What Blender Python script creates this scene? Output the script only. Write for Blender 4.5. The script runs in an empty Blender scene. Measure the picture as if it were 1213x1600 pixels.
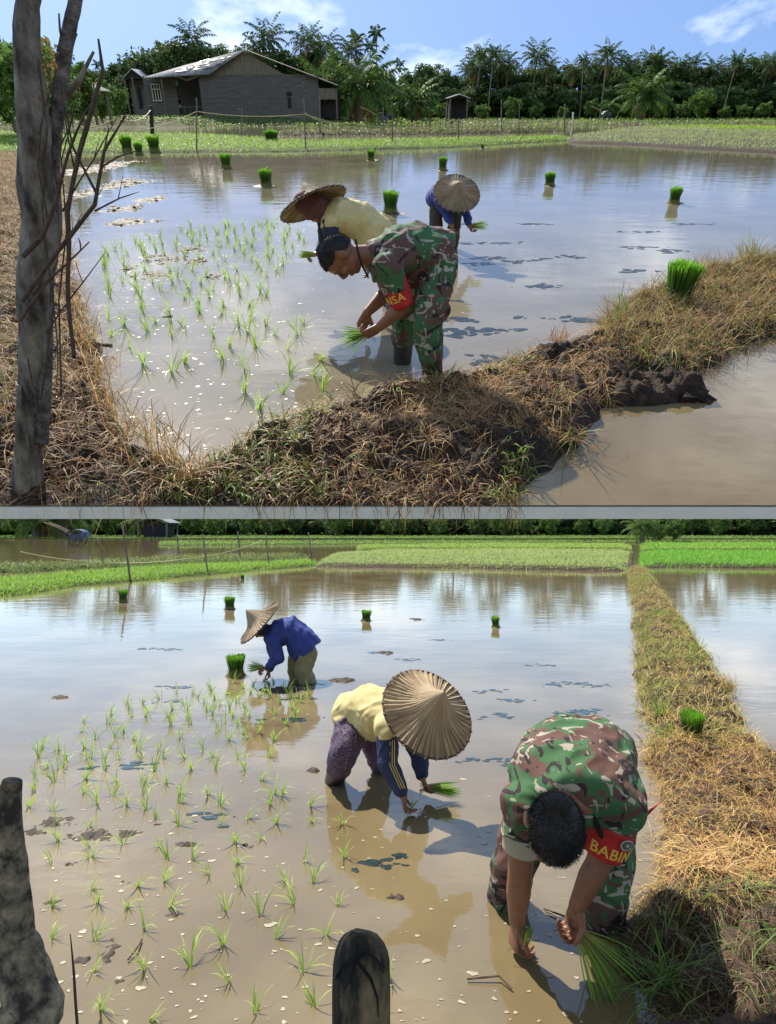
# Two flooded rice fields seen one above the other.  The upper field lies on a tilted
# terrace close to the camera; the lower field is a level plain far below and beyond its edge.
import bpy, bmesh, math, random
import numpy as np
from mathutils import Vector, Matrix, noise
rad = math.radians
random.seed(7); rng = np.random.default_rng(7)
scn = bpy.context.scene
# ---------------------------------------------------------------- camera
F, CX, CY = 1000.0, 606.5, 800.0          # focal length and centre in photo pixels (1213 x 1600)
H1, H2 = 1.55, 1.75                       # eye height over each field
HZ1, HZ2 = 166.0, 822.0                   # horizon rows of the two fields
PH1 = -math.atan((CY-HZ1)/F); PH2 = math.atan((HZ2-CY)/F)
S2 = 40.0                                 # the lower field lies far away and is large
cd = bpy.data.cameras.new('camera'); cam = bpy.data.objects.new('camera', cd)
scn.collection.objects.link(cam); scn.camera = cam
cd.sensor_fit = 'HORIZONTAL'; cd.sensor_width = 36; cd.lens = 36*F/1213
cd.clip_start = 0.05; cd.clip_end = 400000
cam.location = (0, 0, 0); cam.rotation_euler = (rad(90)+PH2, 0, 0)
scn.render.resolution_x = 776; scn.render.resolution_y = 1024
# ---------------------------------------------------------------- light
SUN = Vector((-0.30, 0.40, 0.866)).normalized()
sd = bpy.data.lights.new('sun', 'SUN'); sun = bpy.data.objects.new('sun', sd)
scn.collection.objects.link(sun); sd.energy = 4.8; sd.angle = rad(0.5); sd.color = (1, .93, .80)
sun.rotation_euler = (-SUN).to_track_quat('-Z', 'Y').to_euler()
w = bpy.data.worlds.new('World'); scn.world = w; w.use_nodes = True
nt = w.node_tree; bg = nt.nodes['Background']
sky = nt.nodes.new('ShaderNodeTexSky'); sky.sky_type = 'NISHITA'; sky.sun_disc = False
sky.sun_elevation = math.asin(SUN.z); sky.sun_rotation = math.atan2(SUN.x, SUN.y)
sky.air_density = 1.0; sky.dust_density = .35; sky.ozone_density = 2.6
tc = nt.nodes.new('ShaderNodeTexCoord'); mp = nt.nodes.new('ShaderNodeMapping')
mp.inputs['Scale'].default_value = (1.6, 1.6, 4.0)
nz = nt.nodes.new('ShaderNodeTexNoise'); nz.inputs['Scale'].default_value = 2.3
nz.inputs['Detail'].default_value = 7; nz.inputs['Roughness'].default_value = .58
cr = nt.nodes.new('ShaderNodeValToRGB'); cr.color_ramp.elements[0].position = .53; cr.color_ramp.elements[1].position = .74
mx = nt.nodes.new('ShaderNodeMix'); mx.data_type = 'RGBA'; mx.inputs['B'].default_value = (9.5, 9.7, 10.0, 1)
mm = nt.nodes.new('ShaderNodeMath'); mm.operation = 'MULTIPLY'; mm.inputs[1].default_value = .75
L = nt.links.new
L(tc.outputs['Generated'], mp.inputs[0]); L(mp.outputs[0], nz.inputs['Vector']); L(nz.outputs['Fac'], cr.inputs[0])
L(cr.outputs[0], mm.inputs[0]); L(mm.outputs[0], mx.inputs['Factor']); L(sky.outputs[0], mx.inputs['A'])
L(mx.outputs['Result'], bg.inputs[0]); bg.inputs[1].default_value = 0.14
scn.view_settings.view_transform = 'Standard'; scn.view_settings.look = 'None'
scn.view_settings.exposure = 0.68; scn.view_settings.gamma = 1
# ---------------------------------------------------------------- frames of the two fields
FR = {1: (H1, PH1, 1.0), 2: (H2, PH2, S2)}
def frame_matrix(k):
    H, ph, s = FR[k]
    return Matrix.Rotation(PH2-ph, 4, 'X') @ Matrix.Scale(s, 4) @ Matrix.Translation((0, 0, -H))
CUR = 1; ROOTS = {1: [], 2: []}
def ray(px, py):
    H, ph, s = FR[CUR]; u = (px-CX)/F; v = (py-CY)/F
    return Vector((u, math.cos(ph)+v*math.sin(ph), math.sin(ph)-v*math.cos(ph)))
def G(px, py, z=0.0):                      # the spot on the field seen in that direction
    d = ray(px, py); t = (FR[CUR][0]-z)/(-d.z); return Vector((0, 0, FR[CUR][0]))+d*t
def J(px, py, y):                          # the point in that direction at distance y
    d = ray(px, py); return Vector((0, 0, FR[CUR][0]))+d*(y/d.y)
def G2(px, py): p = G(px, py); return (p.x, p.y)
# ---------------------------------------------------------------- object helpers
C = scn.collection
def reg(o, label=None, cat=None, group=None, kind=None):
    if label: o['label'] = label
    if cat: o['category'] = cat
    if group: o['group'] = group
    if kind: o['kind'] = kind
    ROOTS[CUR].append(o); return o
def empty(name, loc, label, cat, group=None, rz=0):
    o = bpy.data.objects.new(name, None); C.objects.link(o); o.location = loc; o.rotation_euler = (0, 0, rz)
    o.empty_display_size = .1
    return reg(o, label, cat, group)
def link(name, me, mat, parent=None, rel=True, smooth=None):
    o = bpy.data.objects.new(name, me); C.objects.link(o)
    if mat is not None:
        me.materials.clear(); me.materials.append(mat)
    if parent is not None:
        if rel:
            top = parent.location.copy() if parent.parent is None else Vector(parent['_l'])
            me.transform(Matrix.Translation(-top)); o['_l'] = list(top)
        o.parent = parent
    if smooth: me.polygons.foreach_set('use_smooth', [True]*len(me.polygons))
    return o
def copy_tree(o, parent=None):
    c = o.copy(); C.objects.link(c)
    if parent is not None: c.parent = parent
    for ch in list(o.children): copy_tree(ch, c)
    return c
def np_mesh(name, V, Q, col=None):
    V = np.asarray(V, dtype=np.float32).reshape(-1, 3); Q = np.asarray(Q, dtype=np.int32)
    me = bpy.data.meshes.new(name); k = Q.shape[1]
    me.vertices.add(len(V)); me.vertices.foreach_set('co', V.ravel())
    me.loops.add(Q.size); me.loops.foreach_set('vertex_index', Q.ravel())
    me.polygons.add(len(Q)); me.polygons.foreach_set('loop_start', np.arange(0, Q.size, k, dtype=np.int32))
    me.polygons.foreach_set('loop_total', np.full(len(Q), k, dtype=np.int32))
    if col is not None:
        a = me.color_attributes.new('Col', 'FLOAT_COLOR', 'POINT')
        c4 = np.ones((len(V), 4), dtype=np.float32); c4[:, :3] = col; a.data.foreach_set('color', c4.ravel())
    me.update(calc_edges=True); me.validate(); return me
class MB:
    def __init__(s): s.v = []; s.f = []; s.c = []
    def add(s, vs, fs, col=None):
        n = len(s.v); s.v += [tuple(v) for v in vs]; s.f += [tuple(i+n for i in f) for f in fs]
        s.c += [tuple(col) if col else (1, 1, 1)]*len(vs)
    def box(s, c, sz, R=None, col=None):
        c = Vector(c); h = Vector(sz)/2; vs = []
        for x in (-1, 1):
            for y in (-1, 1):
                for z in (-1, 1):
                    p = Vector((x*h.x, y*h.y, z*h.z)); vs.append(c+(R @ p if R else p))
        s.add(vs, [(0, 1, 3, 2), (4, 6, 7, 5), (0, 4, 5, 1), (2, 3, 7, 6), (0, 2, 6, 4), (1, 5, 7, 3)], col)
    def tube(s, pts, rs, n=8, col=None, cap=True, jit=0):
        pts = [Vector(p) for p in pts]
        if not hasattr(rs, '__len__'): rs = [rs]*len(pts)
        vs = []; fs = []; ref = Vector((.31, .2, .93)).normalized()
        if abs((pts[-1]-pts[0]).normalized().dot(ref)) > .9: ref = Vector((1, .1, 0)).normalized()
        for i, p in enumerate(pts):
            t = (pts[min(i+1, len(pts)-1)]-pts[max(i-1, 0)]).normalized()
            a = t.cross(ref).normalized(); b = t.cross(a)
            for j in range(n):
                an = 2*math.pi*j/n; r = rs[i]*(1+random.uniform(-jit, jit))
                vs.append(p+a*math.cos(an)*r+b*math.sin(an)*r)
        for i in range(len(pts)-1):
            for j in range(n):
                k = (j+1) % n; fs.append((i*n+j, i*n+k, (i+1)*n+k, (i+1)*n+j))
        if cap: fs.append(tuple(range(n))[::-1]); fs.append(tuple((len(pts)-1)*n+j for j in range(n)))
        s.add(vs, fs, col)
    def mesh(s, name):
        me = bpy.data.meshes.new(name); me.from_pydata(s.v, [], s.f)
        a = me.color_attributes.new('Col', 'FLOAT_COLOR', 'POINT')
        c4 = np.ones((len(s.v), 4), dtype=np.float32); c4[:, :3] = np.array(s.c).reshape(-1, 3); a.data.foreach_set('color', c4.ravel())
        me.update(); return me
    def build(s, name, mat, parent=None, rel=True, smooth=False):
        return link(name, s.mesh(name), mat, parent, rel, smooth)
# ---------------------------------------------------------------- materials
MATS = {}
def mat(name, col=(.5, .5, .5), rough=.8, col2=None, scale=5, attr=False, spec=.5, bump=0, bscale=40, bdist=.01,
        sss=0, trans=0, metal=0, stretch=None, detail=5, ramp=(.35, .65), sheen=0):
    if name in MATS: return MATS[name]
    m = bpy.data.materials.new(name); m.use_nodes = True; t = m.node_tree; b = t.nodes['Principled BSDF']; l = t.links.new
    b.inputs['Roughness'].default_value = rough; b.inputs['Specular IOR Level'].default_value = spec
    b.inputs['Metallic'].default_value = metal; b.inputs['Base Color'].default_value = (*col, 1)
    if sheen: b.inputs['Sheen Weight'].default_value = sheen
    tc = t.nodes.new('ShaderNodeTexCoord'); vec = tc.outputs['Object']
    if stretch:
        mpn = t.nodes.new('ShaderNodeMapping'); mpn.inputs['Scale'].default_value = stretch; l(vec, mpn.inputs[0]); vec = mpn.outputs[0]
    src = None
    if col2 is not None:
        n = t.nodes.new('ShaderNodeTexNoise'); n.inputs['Scale'].default_value = scale; n.inputs['Detail'].default_value = detail
        n.inputs['Roughness'].default_value = .65; l(vec, n.inputs['Vector'])
        r = t.nodes.new('ShaderNodeValToRGB'); r.color_ramp.elements[0].position = ramp[0]; r.color_ramp.elements[1].position = ramp[1]
        r.color_ramp.elements[0].color = (*col, 1); r.color_ramp.elements[1].color = (*col2, 1); l(n.outputs['Fac'], r.inputs[0]); src = r.outputs[0]
    if attr:
        a = t.nodes.new('ShaderNodeVertexColor'); a.layer_name = 'Col'
        if src is None: src = a.outputs[0]
        else:
            x = t.nodes.new('ShaderNodeMix'); x.data_type = 'RGBA'; x.blend_type = 'MULTIPLY'; x.inputs['Factor'].default_value = 1
            l(src, x.inputs['A']); l(a.outputs[0], x.inputs['B']); src = x.outputs['Result']
    if src is not None: l(src, b.inputs['Base Color'])
    if bump:
        n2 = t.nodes.new('ShaderNodeTexNoise'); n2.inputs['Scale'].default_value = bscale; n2.inputs['Detail'].default_value = 6; l(vec, n2.inputs['Vector'])
        bp = t.nodes.new('ShaderNodeBump'); bp.inputs['Strength'].default_value = bump; bp.inputs['Distance'].default_value = bdist
        l(n2.outputs['Fac'], bp.inputs['Height']); l(bp.outputs[0], b.inputs['Normal'])
    if trans:
        out = t.nodes['Material Output']; tr = t.nodes.new('ShaderNodeBsdfTranslucent'); ms = t.nodes.new('ShaderNodeMixShader')
        ms.inputs[0].default_value = trans
        if src is not None: l(src, tr.inputs[0])
        else: tr.inputs[0].default_value = (*col, 1)
        l(b.outputs[0], ms.inputs[1]); l(tr.outputs[0], ms.inputs[2]); l(ms.outputs[0], out.inputs[0])
    MATS[name] = m; return m
M_leaf = mat('leaf', attr=True, rough=.65, trans=.35, spec=.12)
M_blade = mat('blade', attr=True, rough=.5, trans=.42, spec=.3)
M_dry = mat('dry_straw', attr=True, rough=.6, trans=.25, spec=.3)
M_bark = mat('bark', (.16, .13, .10), .9, (.30, .26, .21), 9, bump=.5)
M_mud = mat('mud', (.016, .010, .007), .8, (.085, .050, .030), 16, spec=.3, detail=9, bump=1, bscale=75, bdist=.05)
M_mudfar = mat('mud_far', (.020, .014, .008), .9, (.07, .05, .028), 6, spec=.2)
M_wetmud = mat('wet_mud', (.020, .017, .014), .42, (.075, .06, .042), 14, spec=.45, bump=.7, bscale=40, bdist=.02)
def water_mat(name, sc, k, ior=1.58):
    m = bpy.data.materials.new(name); m.use_nodes = True; t = m.node_tree; b = t.nodes['Principled BSDF']; l = t.links.new
    tc = t.nodes.new('ShaderNodeTexCoord')
    def nz(s, d, st=None):
        n = t.nodes.new('ShaderNodeTexNoise'); n.inputs['Scale'].default_value = s; n.inputs['Detail'].default_value = d
        if st:
            mp = t.nodes.new('ShaderNodeMapping'); mp.inputs['Scale'].default_value = st; l(tc.outputs['Object'], mp.inputs[0]); l(mp.outputs[0], n.inputs['Vector'])
        else: l(tc.outputs['Object'], n.inputs['Vector'])
        return n
    n = nz(.8, 6); r = t.nodes.new('ShaderNodeValToRGB'); r.color_ramp.elements[0].position = .35; r.color_ramp.elements[1].position = .68
    r.color_ramp.elements[0].color = (*sc[0], 1); r.color_ramp.elements[1].color = (*sc[1], 1); l(n.outputs['Fac'], r.inputs[0]); l(r.outputs[0], b.inputs['Base Color'])
    b.inputs['Roughness'].default_value = .04; b.inputs['IOR'].default_value = ior
    a = nz(9, 3, (1, 1.6, 1)); bp = t.nodes.new('ShaderNodeBump'); bp.inputs['Strength'].default_value = 1; bp.inputs['Distance'].default_value = .0007*k
    c = nz(1.3, 2, (1, 2.2, 1)); bp2 = t.nodes.new('ShaderNodeBump'); bp2.inputs['Strength'].default_value = 1; bp2.inputs['Distance'].default_value = .0035*k
    l(a.outputs['Fac'], bp.inputs['Height']); l(c.outputs['Fac'], bp2.inputs['Height']); l(bp2.outputs[0], bp.inputs['Normal']); l(bp.outputs[0], b.inputs['Normal'])
    return m
# ---------------------------------------------------------------- generators
def poly_sd(P, X, Y):
    P = np.array(P); inside = np.zeros(X.shape, bool); dmin = np.full(X.shape, 1e9)
    n = len(P)
    for i in range(n):
        x1, y1 = P[i]; x2, y2 = P[(i+1) % n]
        dx, dy = x2-x1, y2-y1; L2 = dx*dx+dy*dy+1e-12
        t = np.clip(((X-x1)*dx+(Y-y1)*dy)/L2, 0, 1)
        dmin = np.minimum(dmin, np.hypot(X-x1-t*dx, Y-y1-t*dy))
        c = ((y1 > Y) != (y2 > Y)) & (X < (x2-x1)*(Y-y1)/(y2-y1+1e-12)+x1); inside ^= c
    return np.where(inside, dmin, -dmin)
def vnoise(X, Y, f, seed=0, octs=4):
    out = np.zeros(X.shape); a = 1; tot = 0
    r = np.random.default_rng(seed)
    for o in range(octs):
        g = r.random((64, 64)); x = X*f+o*17.3; y = Y*f+o*9.1
        xi = np.floor(x).astype(int); yi = np.floor(y).astype(int); fx = x-xi; fy = y-yi
        fx = fx*fx*(3-2*fx); fy = fy*fy*(3-2*fy)
        g00 = g[xi % 64, yi % 64]; g10 = g[(xi+1) % 64, yi % 64]; g01 = g[xi % 64, (yi+1) % 64]; g11 = g[(xi+1) % 64, (yi+1) % 64]
        out += a*((g00*(1-fx)+g10*fx)*(1-fy)+(g01*(1-fx)+g11*fx)*fy); tot += a; a *= .5; f *= 2.1
    return out/tot
def mound_h(P, X, Y, h, edge, na, nf, seed):
    d = poly_sd(P, X, Y)
    wob = (vnoise(X, Y, nf*.5, seed+5)-.5)*edge*1.6
    e = np.clip((d+wob)/edge, -1, 1)
    base = np.where(e > 0, np.sin(e*math.pi/2)*h, e*.12)
    n = vnoise(X, Y, nf, seed, 6)+(.35*(vnoise(X, Y, nf*7, seed+2, 3)-.5) if na > .15 else 0); rg = 1-2*np.abs(vnoise(X, Y, nf*2.2, seed+9, 4)-.5); rg = (rg-.75)*(na > .15)
    return base+((n-.5)+rg*.7)*na*np.clip(e+.3, 0, 1), d
def mound(name, P, cell, h, edge, na, nf, mat_, seed=0, **kw):
    P = [tuple(p) for p in P]; A = np.array(P); m = edge*1.2
    ymin = kw.pop('ymin', None); xs = np.arange(A[:, 0].min()-m, A[:, 0].max()+m+cell, cell); y0 = A[:, 1].min()-m
    if ymin is not None: y0 = max(y0, ymin)
    ys = np.arange(y0, A[:, 1].max()+m+cell, cell)
    X, Y = np.meshgrid(xs, ys, indexing='ij'); Z, d = mound_h(P, X, Y, h, edge, na, nf, seed)
    idx = np.arange(X.size).reshape(X.shape); keep = (Z > -.06)
    kq = keep[:-1, :-1] | keep[1:, :-1] | keep[1:, 1:] | keep[:-1, 1:]
    Q = np.stack([idx[:-1, :-1], idx[1:, :-1], idx[1:, 1:], idx[:-1, 1:]], -1)[kq]
    V = np.stack([X, Y, Z], -1).reshape(-1, 3); used = np.unique(Q); re = np.zeros(len(V), int); re[used] = np.arange(len(used))
    me = np_mesh(name, V[used], re[Q]); o = link(name, me, mat_, smooth=True); reg(o, **kw)
    return o
def scatter(P, n, dmin=0.0, dmax=1e9, ymin=None, seed=1, weight=None):
    A = np.array([tuple(p) for p in P]); r = np.random.default_rng(seed); out = []; tot = 0
    while tot < n:
        x = r.uniform(A[:, 0].min(), A[:, 0].max(), n*3); y = r.uniform(A[:, 1].min(), A[:, 1].max(), n*3)
        d = poly_sd(P, x, y); k = (d > dmin) & (d < dmax)
        if ymin is not None: k &= y > ymin
        if weight is not None: k &= r.random(len(x)) < weight(x, y, d)
        s = np.stack([x[k], y[k]], -1); out.append(s); tot += len(s)
    return np.concatenate(out)[:n]
def blades_arrays(B, h, w, bend, col, az=None, lean=None, r=None, tipcol=None):
    r = r or rng; n = len(B); az = r.uniform(0, 2*math.pi, n) if az is None else az
    lean = r.uniform(0, .35, n) if lean is None else lean
    D = np.stack([np.cos(az), np.sin(az), np.zeros(n)], -1); wa = az+math.pi/2+r.uniform(-.9, .9, n)
    Wd = np.stack([np.cos(wa), np.sin(wa), np.zeros(n)], -1); V = np.zeros((n, 4, 2, 3)); Cc = np.zeros((n, 4, 2, 3))
    for i, (s, ww) in enumerate(((0, .8), (.35, 1), (.72, .75), (1, .08))):
        a = lean+bend*s; off = np.stack([np.sin(a)*s, np.cos(a)*s], -1)*h[:, None]
        c = B+D*off[:, :1]; c = c.copy(); c[:, 2] += off[:, 1]
        V[:, i, 0] = c-Wd*(w*ww/2)[:, None]; V[:, i, 1] = c+Wd*(w*ww/2)[:, None]
        cc = col if tipcol is None else col*(1-s)+tipcol*s
        Cc[:, i, 0] = cc; Cc[:, i, 1] = cc
    q = np.array([[0, 1, 3, 2], [2, 3, 5, 4], [4, 5, 7, 6]]); Q = (np.arange(n)*8)[:, None, None]+q[None]
    return V.reshape(-1, 3), Q.reshape(-1, 4), Cc.reshape(-1, 3)
def pal(r, n, cols, var=.25):
    c = np.array(cols)[r.integers(0, len(cols), n)]; return c*r.uniform(1-var, 1+var, (n, 1))
GRN = [(.18, .34, .03), (.22, .36, .05), (.10, .22, .03), (.30, .40, .08)]
DRY = [(.48, .28, .10), (.34, .17, .065), (.58, .40, .16), (.20, .09, .04), (.42, .21, .08)]
OLV = [(.22, .24, .05), (.34, .33, .09), (.16, .16, .05)]
def grass(name, B, hr, wr, cols, label, cat='grass', bend=(.2, 1.4), lean=(0, .5), seed=3, mt=None, kind='stuff', az=None, tip=None):
    r = np.random.default_rng(seed); n = len(B)
    V, Q, Cc = blades_arrays(B, r.uniform(*hr, n), r.uniform(*wr, n), r.uniform(*bend, n), pal(r, n, cols), az=az,
                             lean=r.uniform(*lean, n), r=r, tipcol=None if tip is None else pal(r, n, tip))
    o = link(name, np_mesh(name, V, Q, Cc), mt or M_blade); return reg(o, label=label, cat=cat, kind=kind)
def on_mound(P, xy, h, edge, na, nf, seed):
    z, d = mound_h(P, xy[:, 0], xy[:, 1], h, edge, na, nf, seed); return np.column_stack([xy, np.maximum(z, -.02)-.01])
# ---------------------------------------------------------------- plants
def crown_mesh(rx, rz, nclump, nleaf, ls, seed, cols, cz=0):
    r = np.random.default_rng(seed)
    u = r.normal(size=(nclump, 3)); u /= np.linalg.norm(u, axis=1)[:, None]
    u[:, 2] = u[:, 2]*.95+.05
    cen = u*np.array([rx, rx, rz])*r.uniform(.5, 1.0, (nclump, 1)); cs = r.uniform(.22, .42, nclump)*rx
    ck = r.uniform(.6, 1.4, nclump)
    i = r.integers(0, nclump, nleaf); d = r.normal(size=(nleaf, 3)); d /= np.linalg.norm(d, axis=1)[:, None]
    P = cen[i]+d*(cs[i]*r.uniform(.3, 1.05, nleaf))[:, None]*np.array([1, 1, .8]); P[:, 2] += cz
    a = r.normal(size=(nleaf, 3)); a /= np.linalg.norm(a, axis=1)[:, None]
    b = np.cross(a, r.normal(size=(nleaf, 3))); b /= np.linalg.norm(b, axis=1)[:, None]
    s = (ls*r.uniform(.6, 1.4, nleaf))[:, None]
    V = np.stack([P-a*s, P+b*s*.55, P+a*s, P-b*s*.55], 1)
    c = pal(r, nleaf, cols, .3)*ck[i][:, None]
    return V.reshape(-1, 3), np.arange(nleaf*4).reshape(-1, 4), np.repeat(c, 4, axis=0)
DARK = [(.06, .115, .04), (.08, .145, .045), (.045, .095, .045), (.11, .17, .05), (.12, .14, .05)]
MIDG = [(.10, .18, .04), (.08, .15, .035), (.14, .22, .05)]
def tree_proto(k, ht, rx, seed, cols, nleaf=5600, ls=.26):
    r = random.Random(seed); m = MB(); th = ht*.45
    m.tube([(0, 0, -.1), (r.uniform(-.2, .2), 0, th*.5), (r.uniform(-.4, .4), .2, th), (0, 0, ht*.75)], [ht*.028, ht*.022, ht*.016, ht*.006], 7)
    for i in range(7):
        a = r.uniform(0, 6.28); z = th*r.uniform(.55, 1.15)
        m.tube([(0, 0, z), (math.cos(a)*rx*.35, math.sin(a)*rx*.35, z+ht*.12), (math.cos(a)*rx*.7, math.sin(a)*rx*.7, z+ht*.25)], [ht*.011, ht*.008, ht*.003], 5)
    tr = m.mesh('trunk'); tr.materials.append(M_bark)
    V, Q, c = crown_mesh(rx, ht*.44, 46, nleaf, ls, seed, cols, ht*.5)
    cr_ = np_mesh('crown', V, Q, c); cr_.materials.append(M_leaf); return [('trunk', tr), ('crown', cr_)]
def frond(V, Q, Cc, base, az, el, ln, droop, lw, ll, nl, col, r):
    p = np.array(base, float); pts = []; a = el; st = ln/nl
    for i in range(nl+1):
        pts.append((p.copy(), a)); p = p+st*np.array([math.cos(az)*math.cos(a), math.sin(az)*math.cos(a), math.sin(a)]); a -= droop/nl*(.5+i/nl)
    side = np.array([-math.sin(az), math.cos(az), 0])
    for i in range(nl):
        p0, a0 = pts[i]; p1 = pts[i+1][0]; s = i/nl; L_ = ll*(math.sin(math.pi*(.12+.86*s))**.6)
        fwd = (p1-p0)/np.linalg.norm(p1-p0)
        n = len(V)
        V += [p0-side*.02-[0, 0, .02], p0+side*.02, p1+side*.02, p1-side*.02-[0, 0, .02]]; Q.append([n, n+1, n+2, n+3]); Cc += [np.array(col)*1.3]*4
        if s < .08: continue
        for sg in (-1, 1):
            d = side*sg*.85+fwd*.55+np.array([0, 0, -.35-.4*r.random()]); d = d/np.linalg.norm(d)
            q = p0+(p1-p0)*r.random(); e = q+d*L_; mid = q+d*L_*.5+np.array([0, 0, .05*L_]); n = len(V)
            V += [q, mid+fwd*lw, e-np.array([0, 0, .15*L_]), mid-fwd*lw]; Q.append([n, n+1, n+2, n+3]); cc = np.array(col)*r.uniform(.7, 1.35); Cc += [cc]*4
def palm_proto(ht, nf, fl, seed, cols, tr0=.16, lean=1.0, lw=.10, ll=.8, dead=3, upright=.0, nl=16, drp=1.9):
    r = random.Random(seed); m = MB(); lx = r.uniform(-1, 1)*lean; ly = r.uniform(-.5, .5)*lean
    pts = [(lx*(s**1.6), ly*s*s, ht*s-.1) for s in (0, .08, .2, .4, .6, .8, 1)]
    m.tube(pts, [tr0*1.7, tr0*1.2, tr0, tr0*.9, tr0*.85, tr0*.8, tr0*.8], 8, jit=.06)
    tr = m.mesh('trunk'); tr.materials.append(M_bark); top_ = pts[-1]; V = []; Q = []; Cc = []
    for i in range(nf):
        el = 1.35-1.75*(i/nf)**.9+upright; az = i*2.4+r.uniform(-.25, .25)
        frond(V, Q, Cc, top_, az, el, fl*r.uniform(.85, 1.1), r.uniform(.75, 1.15)*drp*(.6+.4*i/nf), lw, ll, nl, random.Random(seed+i).choice(cols), r)
    for i in range(dead):
        frond(V, Q, Cc, top_, r.uniform(0, 6.28), -.9, fl*.8, .9, lw, ll*.8, nl, (.22, .14, .06), r)
    c_ = np_mesh('fronds', np.array(V), np.array(Q), np.array(Cc)); c_.materials.append(M_leaf); return [('trunk', tr), ('fronds', c_)]
PROTO = {}
for i in range(4): PROTO['broad%d' % i] = tree_proto(i, 10, 3.6+.3*i, 11+i, DARK)
for i in range(2): PROTO['bushy%d' % i] = tree_proto(i, 5, 2.1, 31+i, MIDG, 3000, .16)
PG = [(.055, .11, .035), (.085, .135, .04), (.05, .10, .035), (.13, .14, .05)]; PB = [(.09, .16, .035), (.07, .12, .03), (.12, .18, .045)]
for i in range(3): PROTO['coco%d' % i] = palm_proto(10, 25, 3.9, 51+i, PG, lean=1.3)
for i in range(2): PROTO['oil%d' % i] = palm_proto(2.6, 30, 3.8, 61+i, PB, tr0=.35, lean=.2, ll=.9, lw=.09, nl=22, drp=1.7)
for i in range(2): PROTO['areca%d' % i] = palm_proto(10, 10, 1.5, 71+i, PG, tr0=.09, lean=.9, ll=.6, lw=.13, dead=0, nl=10, drp=2.0)
used_proto = {}
def plant(pr, name, p, ht, label, group, rz=None, wid=1.0, cat=None):
    base = {'broad': 10, 'bushy': 5, 'coco': 12, 'oil': 5.2, 'areca': 11}[pr[:-1]]; s = ht/base
    o = empty(name, p, label, cat or ('palm tree' if pr[:-1] in ('coco', 'oil', 'areca') else 'tree'), group, random.uniform(0, 6.28) if rz is None else rz)
    o.scale = (s*wid, s*wid, s)
    for nm, me in PROTO[pr]:
        c = bpy.data.objects.new(nm, me); C.objects.link(c); c.parent = o
    return o
def hpx(p, rows):        # metres tall for a thing at p that spans so many rows
    H, ph, s = FR[CUR]; y = p.y; d = math.cos(ph); 
    a = ray(606, 800); t = y/ray(606, 800).y
    t = (Vector(p)-Vector((0, 0, H))).dot(Vector((0, math.cos(ph), math.sin(ph)))); return rows*t/F/math.cos(ph)
# ---------------------------------------------------------------- rice
def seedling_mesh(seed, n=7, h=.13):
    r = np.random.default_rng(seed); B = np.zeros((n, 3)); B[:, :2] = r.normal(size=(n, 2))*.006; B[:, 2] = -.01
    az0 = r.uniform(0, 6.28)
    V, Q, Cc = blades_arrays(B, r.uniform(.6, 1.1, n)*h, r.uniform(.0045, .0075, n), r.uniform(.1, .9, n), pal(r, n, [(.30, .50, .05), (.38, .56, .07), (.22, .42, .04)], .2),
                             az=r.normal(az0, .9, n), lean=r.uniform(.02, .42, n), r=r, tipcol=pal(r, n, [(.42, .58, .12), (.5, .6, .2)], .2))
    me = np_mesh('rice_seedling', V, Q, Cc); me.materials.append(M_blade); return me
SEED = [seedling_mesh(100+i, 8+i % 5, .13+.012*(i % 5)) for i in range(10)]
def seedling(p, sc, label, group, i, rz):
    o = bpy.data.objects.new('rice_seedling', SEED[i % 10]); C.objects.link(o); o.location = p; o.rotation_euler = (random.uniform(-.15, .15), random.uniform(-.15, .15), rz)
    o.scale = (sc, sc, sc*random.uniform(.85, 1.25)); return reg(o, label, 'rice seedling', group)
def bundle_parts(seed, n=620, waist=.072, top=.105, foot=.10, h=.26, wz=.10):
    r = np.random.default_rng(seed); a = r.uniform(0, 6.28, n); q = np.sqrt(r.uniform(0, 1, n))
    D = np.stack([np.cos(a), np.sin(a)], -1); V = np.zeros((n, 5, 2, 3)); Cc = np.zeros((n, 5, 2, 3)); hh = h*(r.uniform(.90, 1.06, n)+.05*np.sin(a*2+seed)+.12*(r.random(n) < .04))
    wa = a+1.57+r.uniform(-.8, .8, n); W = np.stack([np.cos(wa), np.sin(wa), np.zeros(n)], -1)*.0028
    prof = [(0, foot*1.15, (.26, .20, .07)), (.35*wz, foot*.85, (.30, .30, .08)), (wz, waist, (.05, .12, .02)), (wz+(h-wz)*.5, (waist+top)/2, (.07, .19, .02)), (h, top, (.20, .44, .035))]  # backlit shade put into the leaf colour: dark body under bright green tops
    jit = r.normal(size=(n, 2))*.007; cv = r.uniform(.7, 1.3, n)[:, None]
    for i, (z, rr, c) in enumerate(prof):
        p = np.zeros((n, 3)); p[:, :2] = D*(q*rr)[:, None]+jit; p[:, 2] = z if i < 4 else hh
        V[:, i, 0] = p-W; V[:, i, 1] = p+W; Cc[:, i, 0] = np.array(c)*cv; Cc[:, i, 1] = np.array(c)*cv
    q4 = np.array([[2*i, 2*i+1, 2*i+3, 2*i+2] for i in range(4)]); Q = (np.arange(n)*10)[:, None, None]+q4[None]
    # leaf stubs seen on top
    lv = np_mesh('leaves', V.reshape(-1, 3), Q.reshape(-1, 4), Cc.reshape(-1, 3)); lv.materials.append(M_blade)
    m = MB(); m.tube([(math.cos(t)*waist*1.06, math.sin(t)*waist*1.06, wz) for t in np.linspace(0, 6.4, 20)], .004, 5, cap=False)
    tie = m.mesh('tie'); tie.materials.append(mat('twine', (.05, .06, .02), .8)); return lv, tie
BUN = [bundle_parts(200+i) for i in range(3)]
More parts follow.
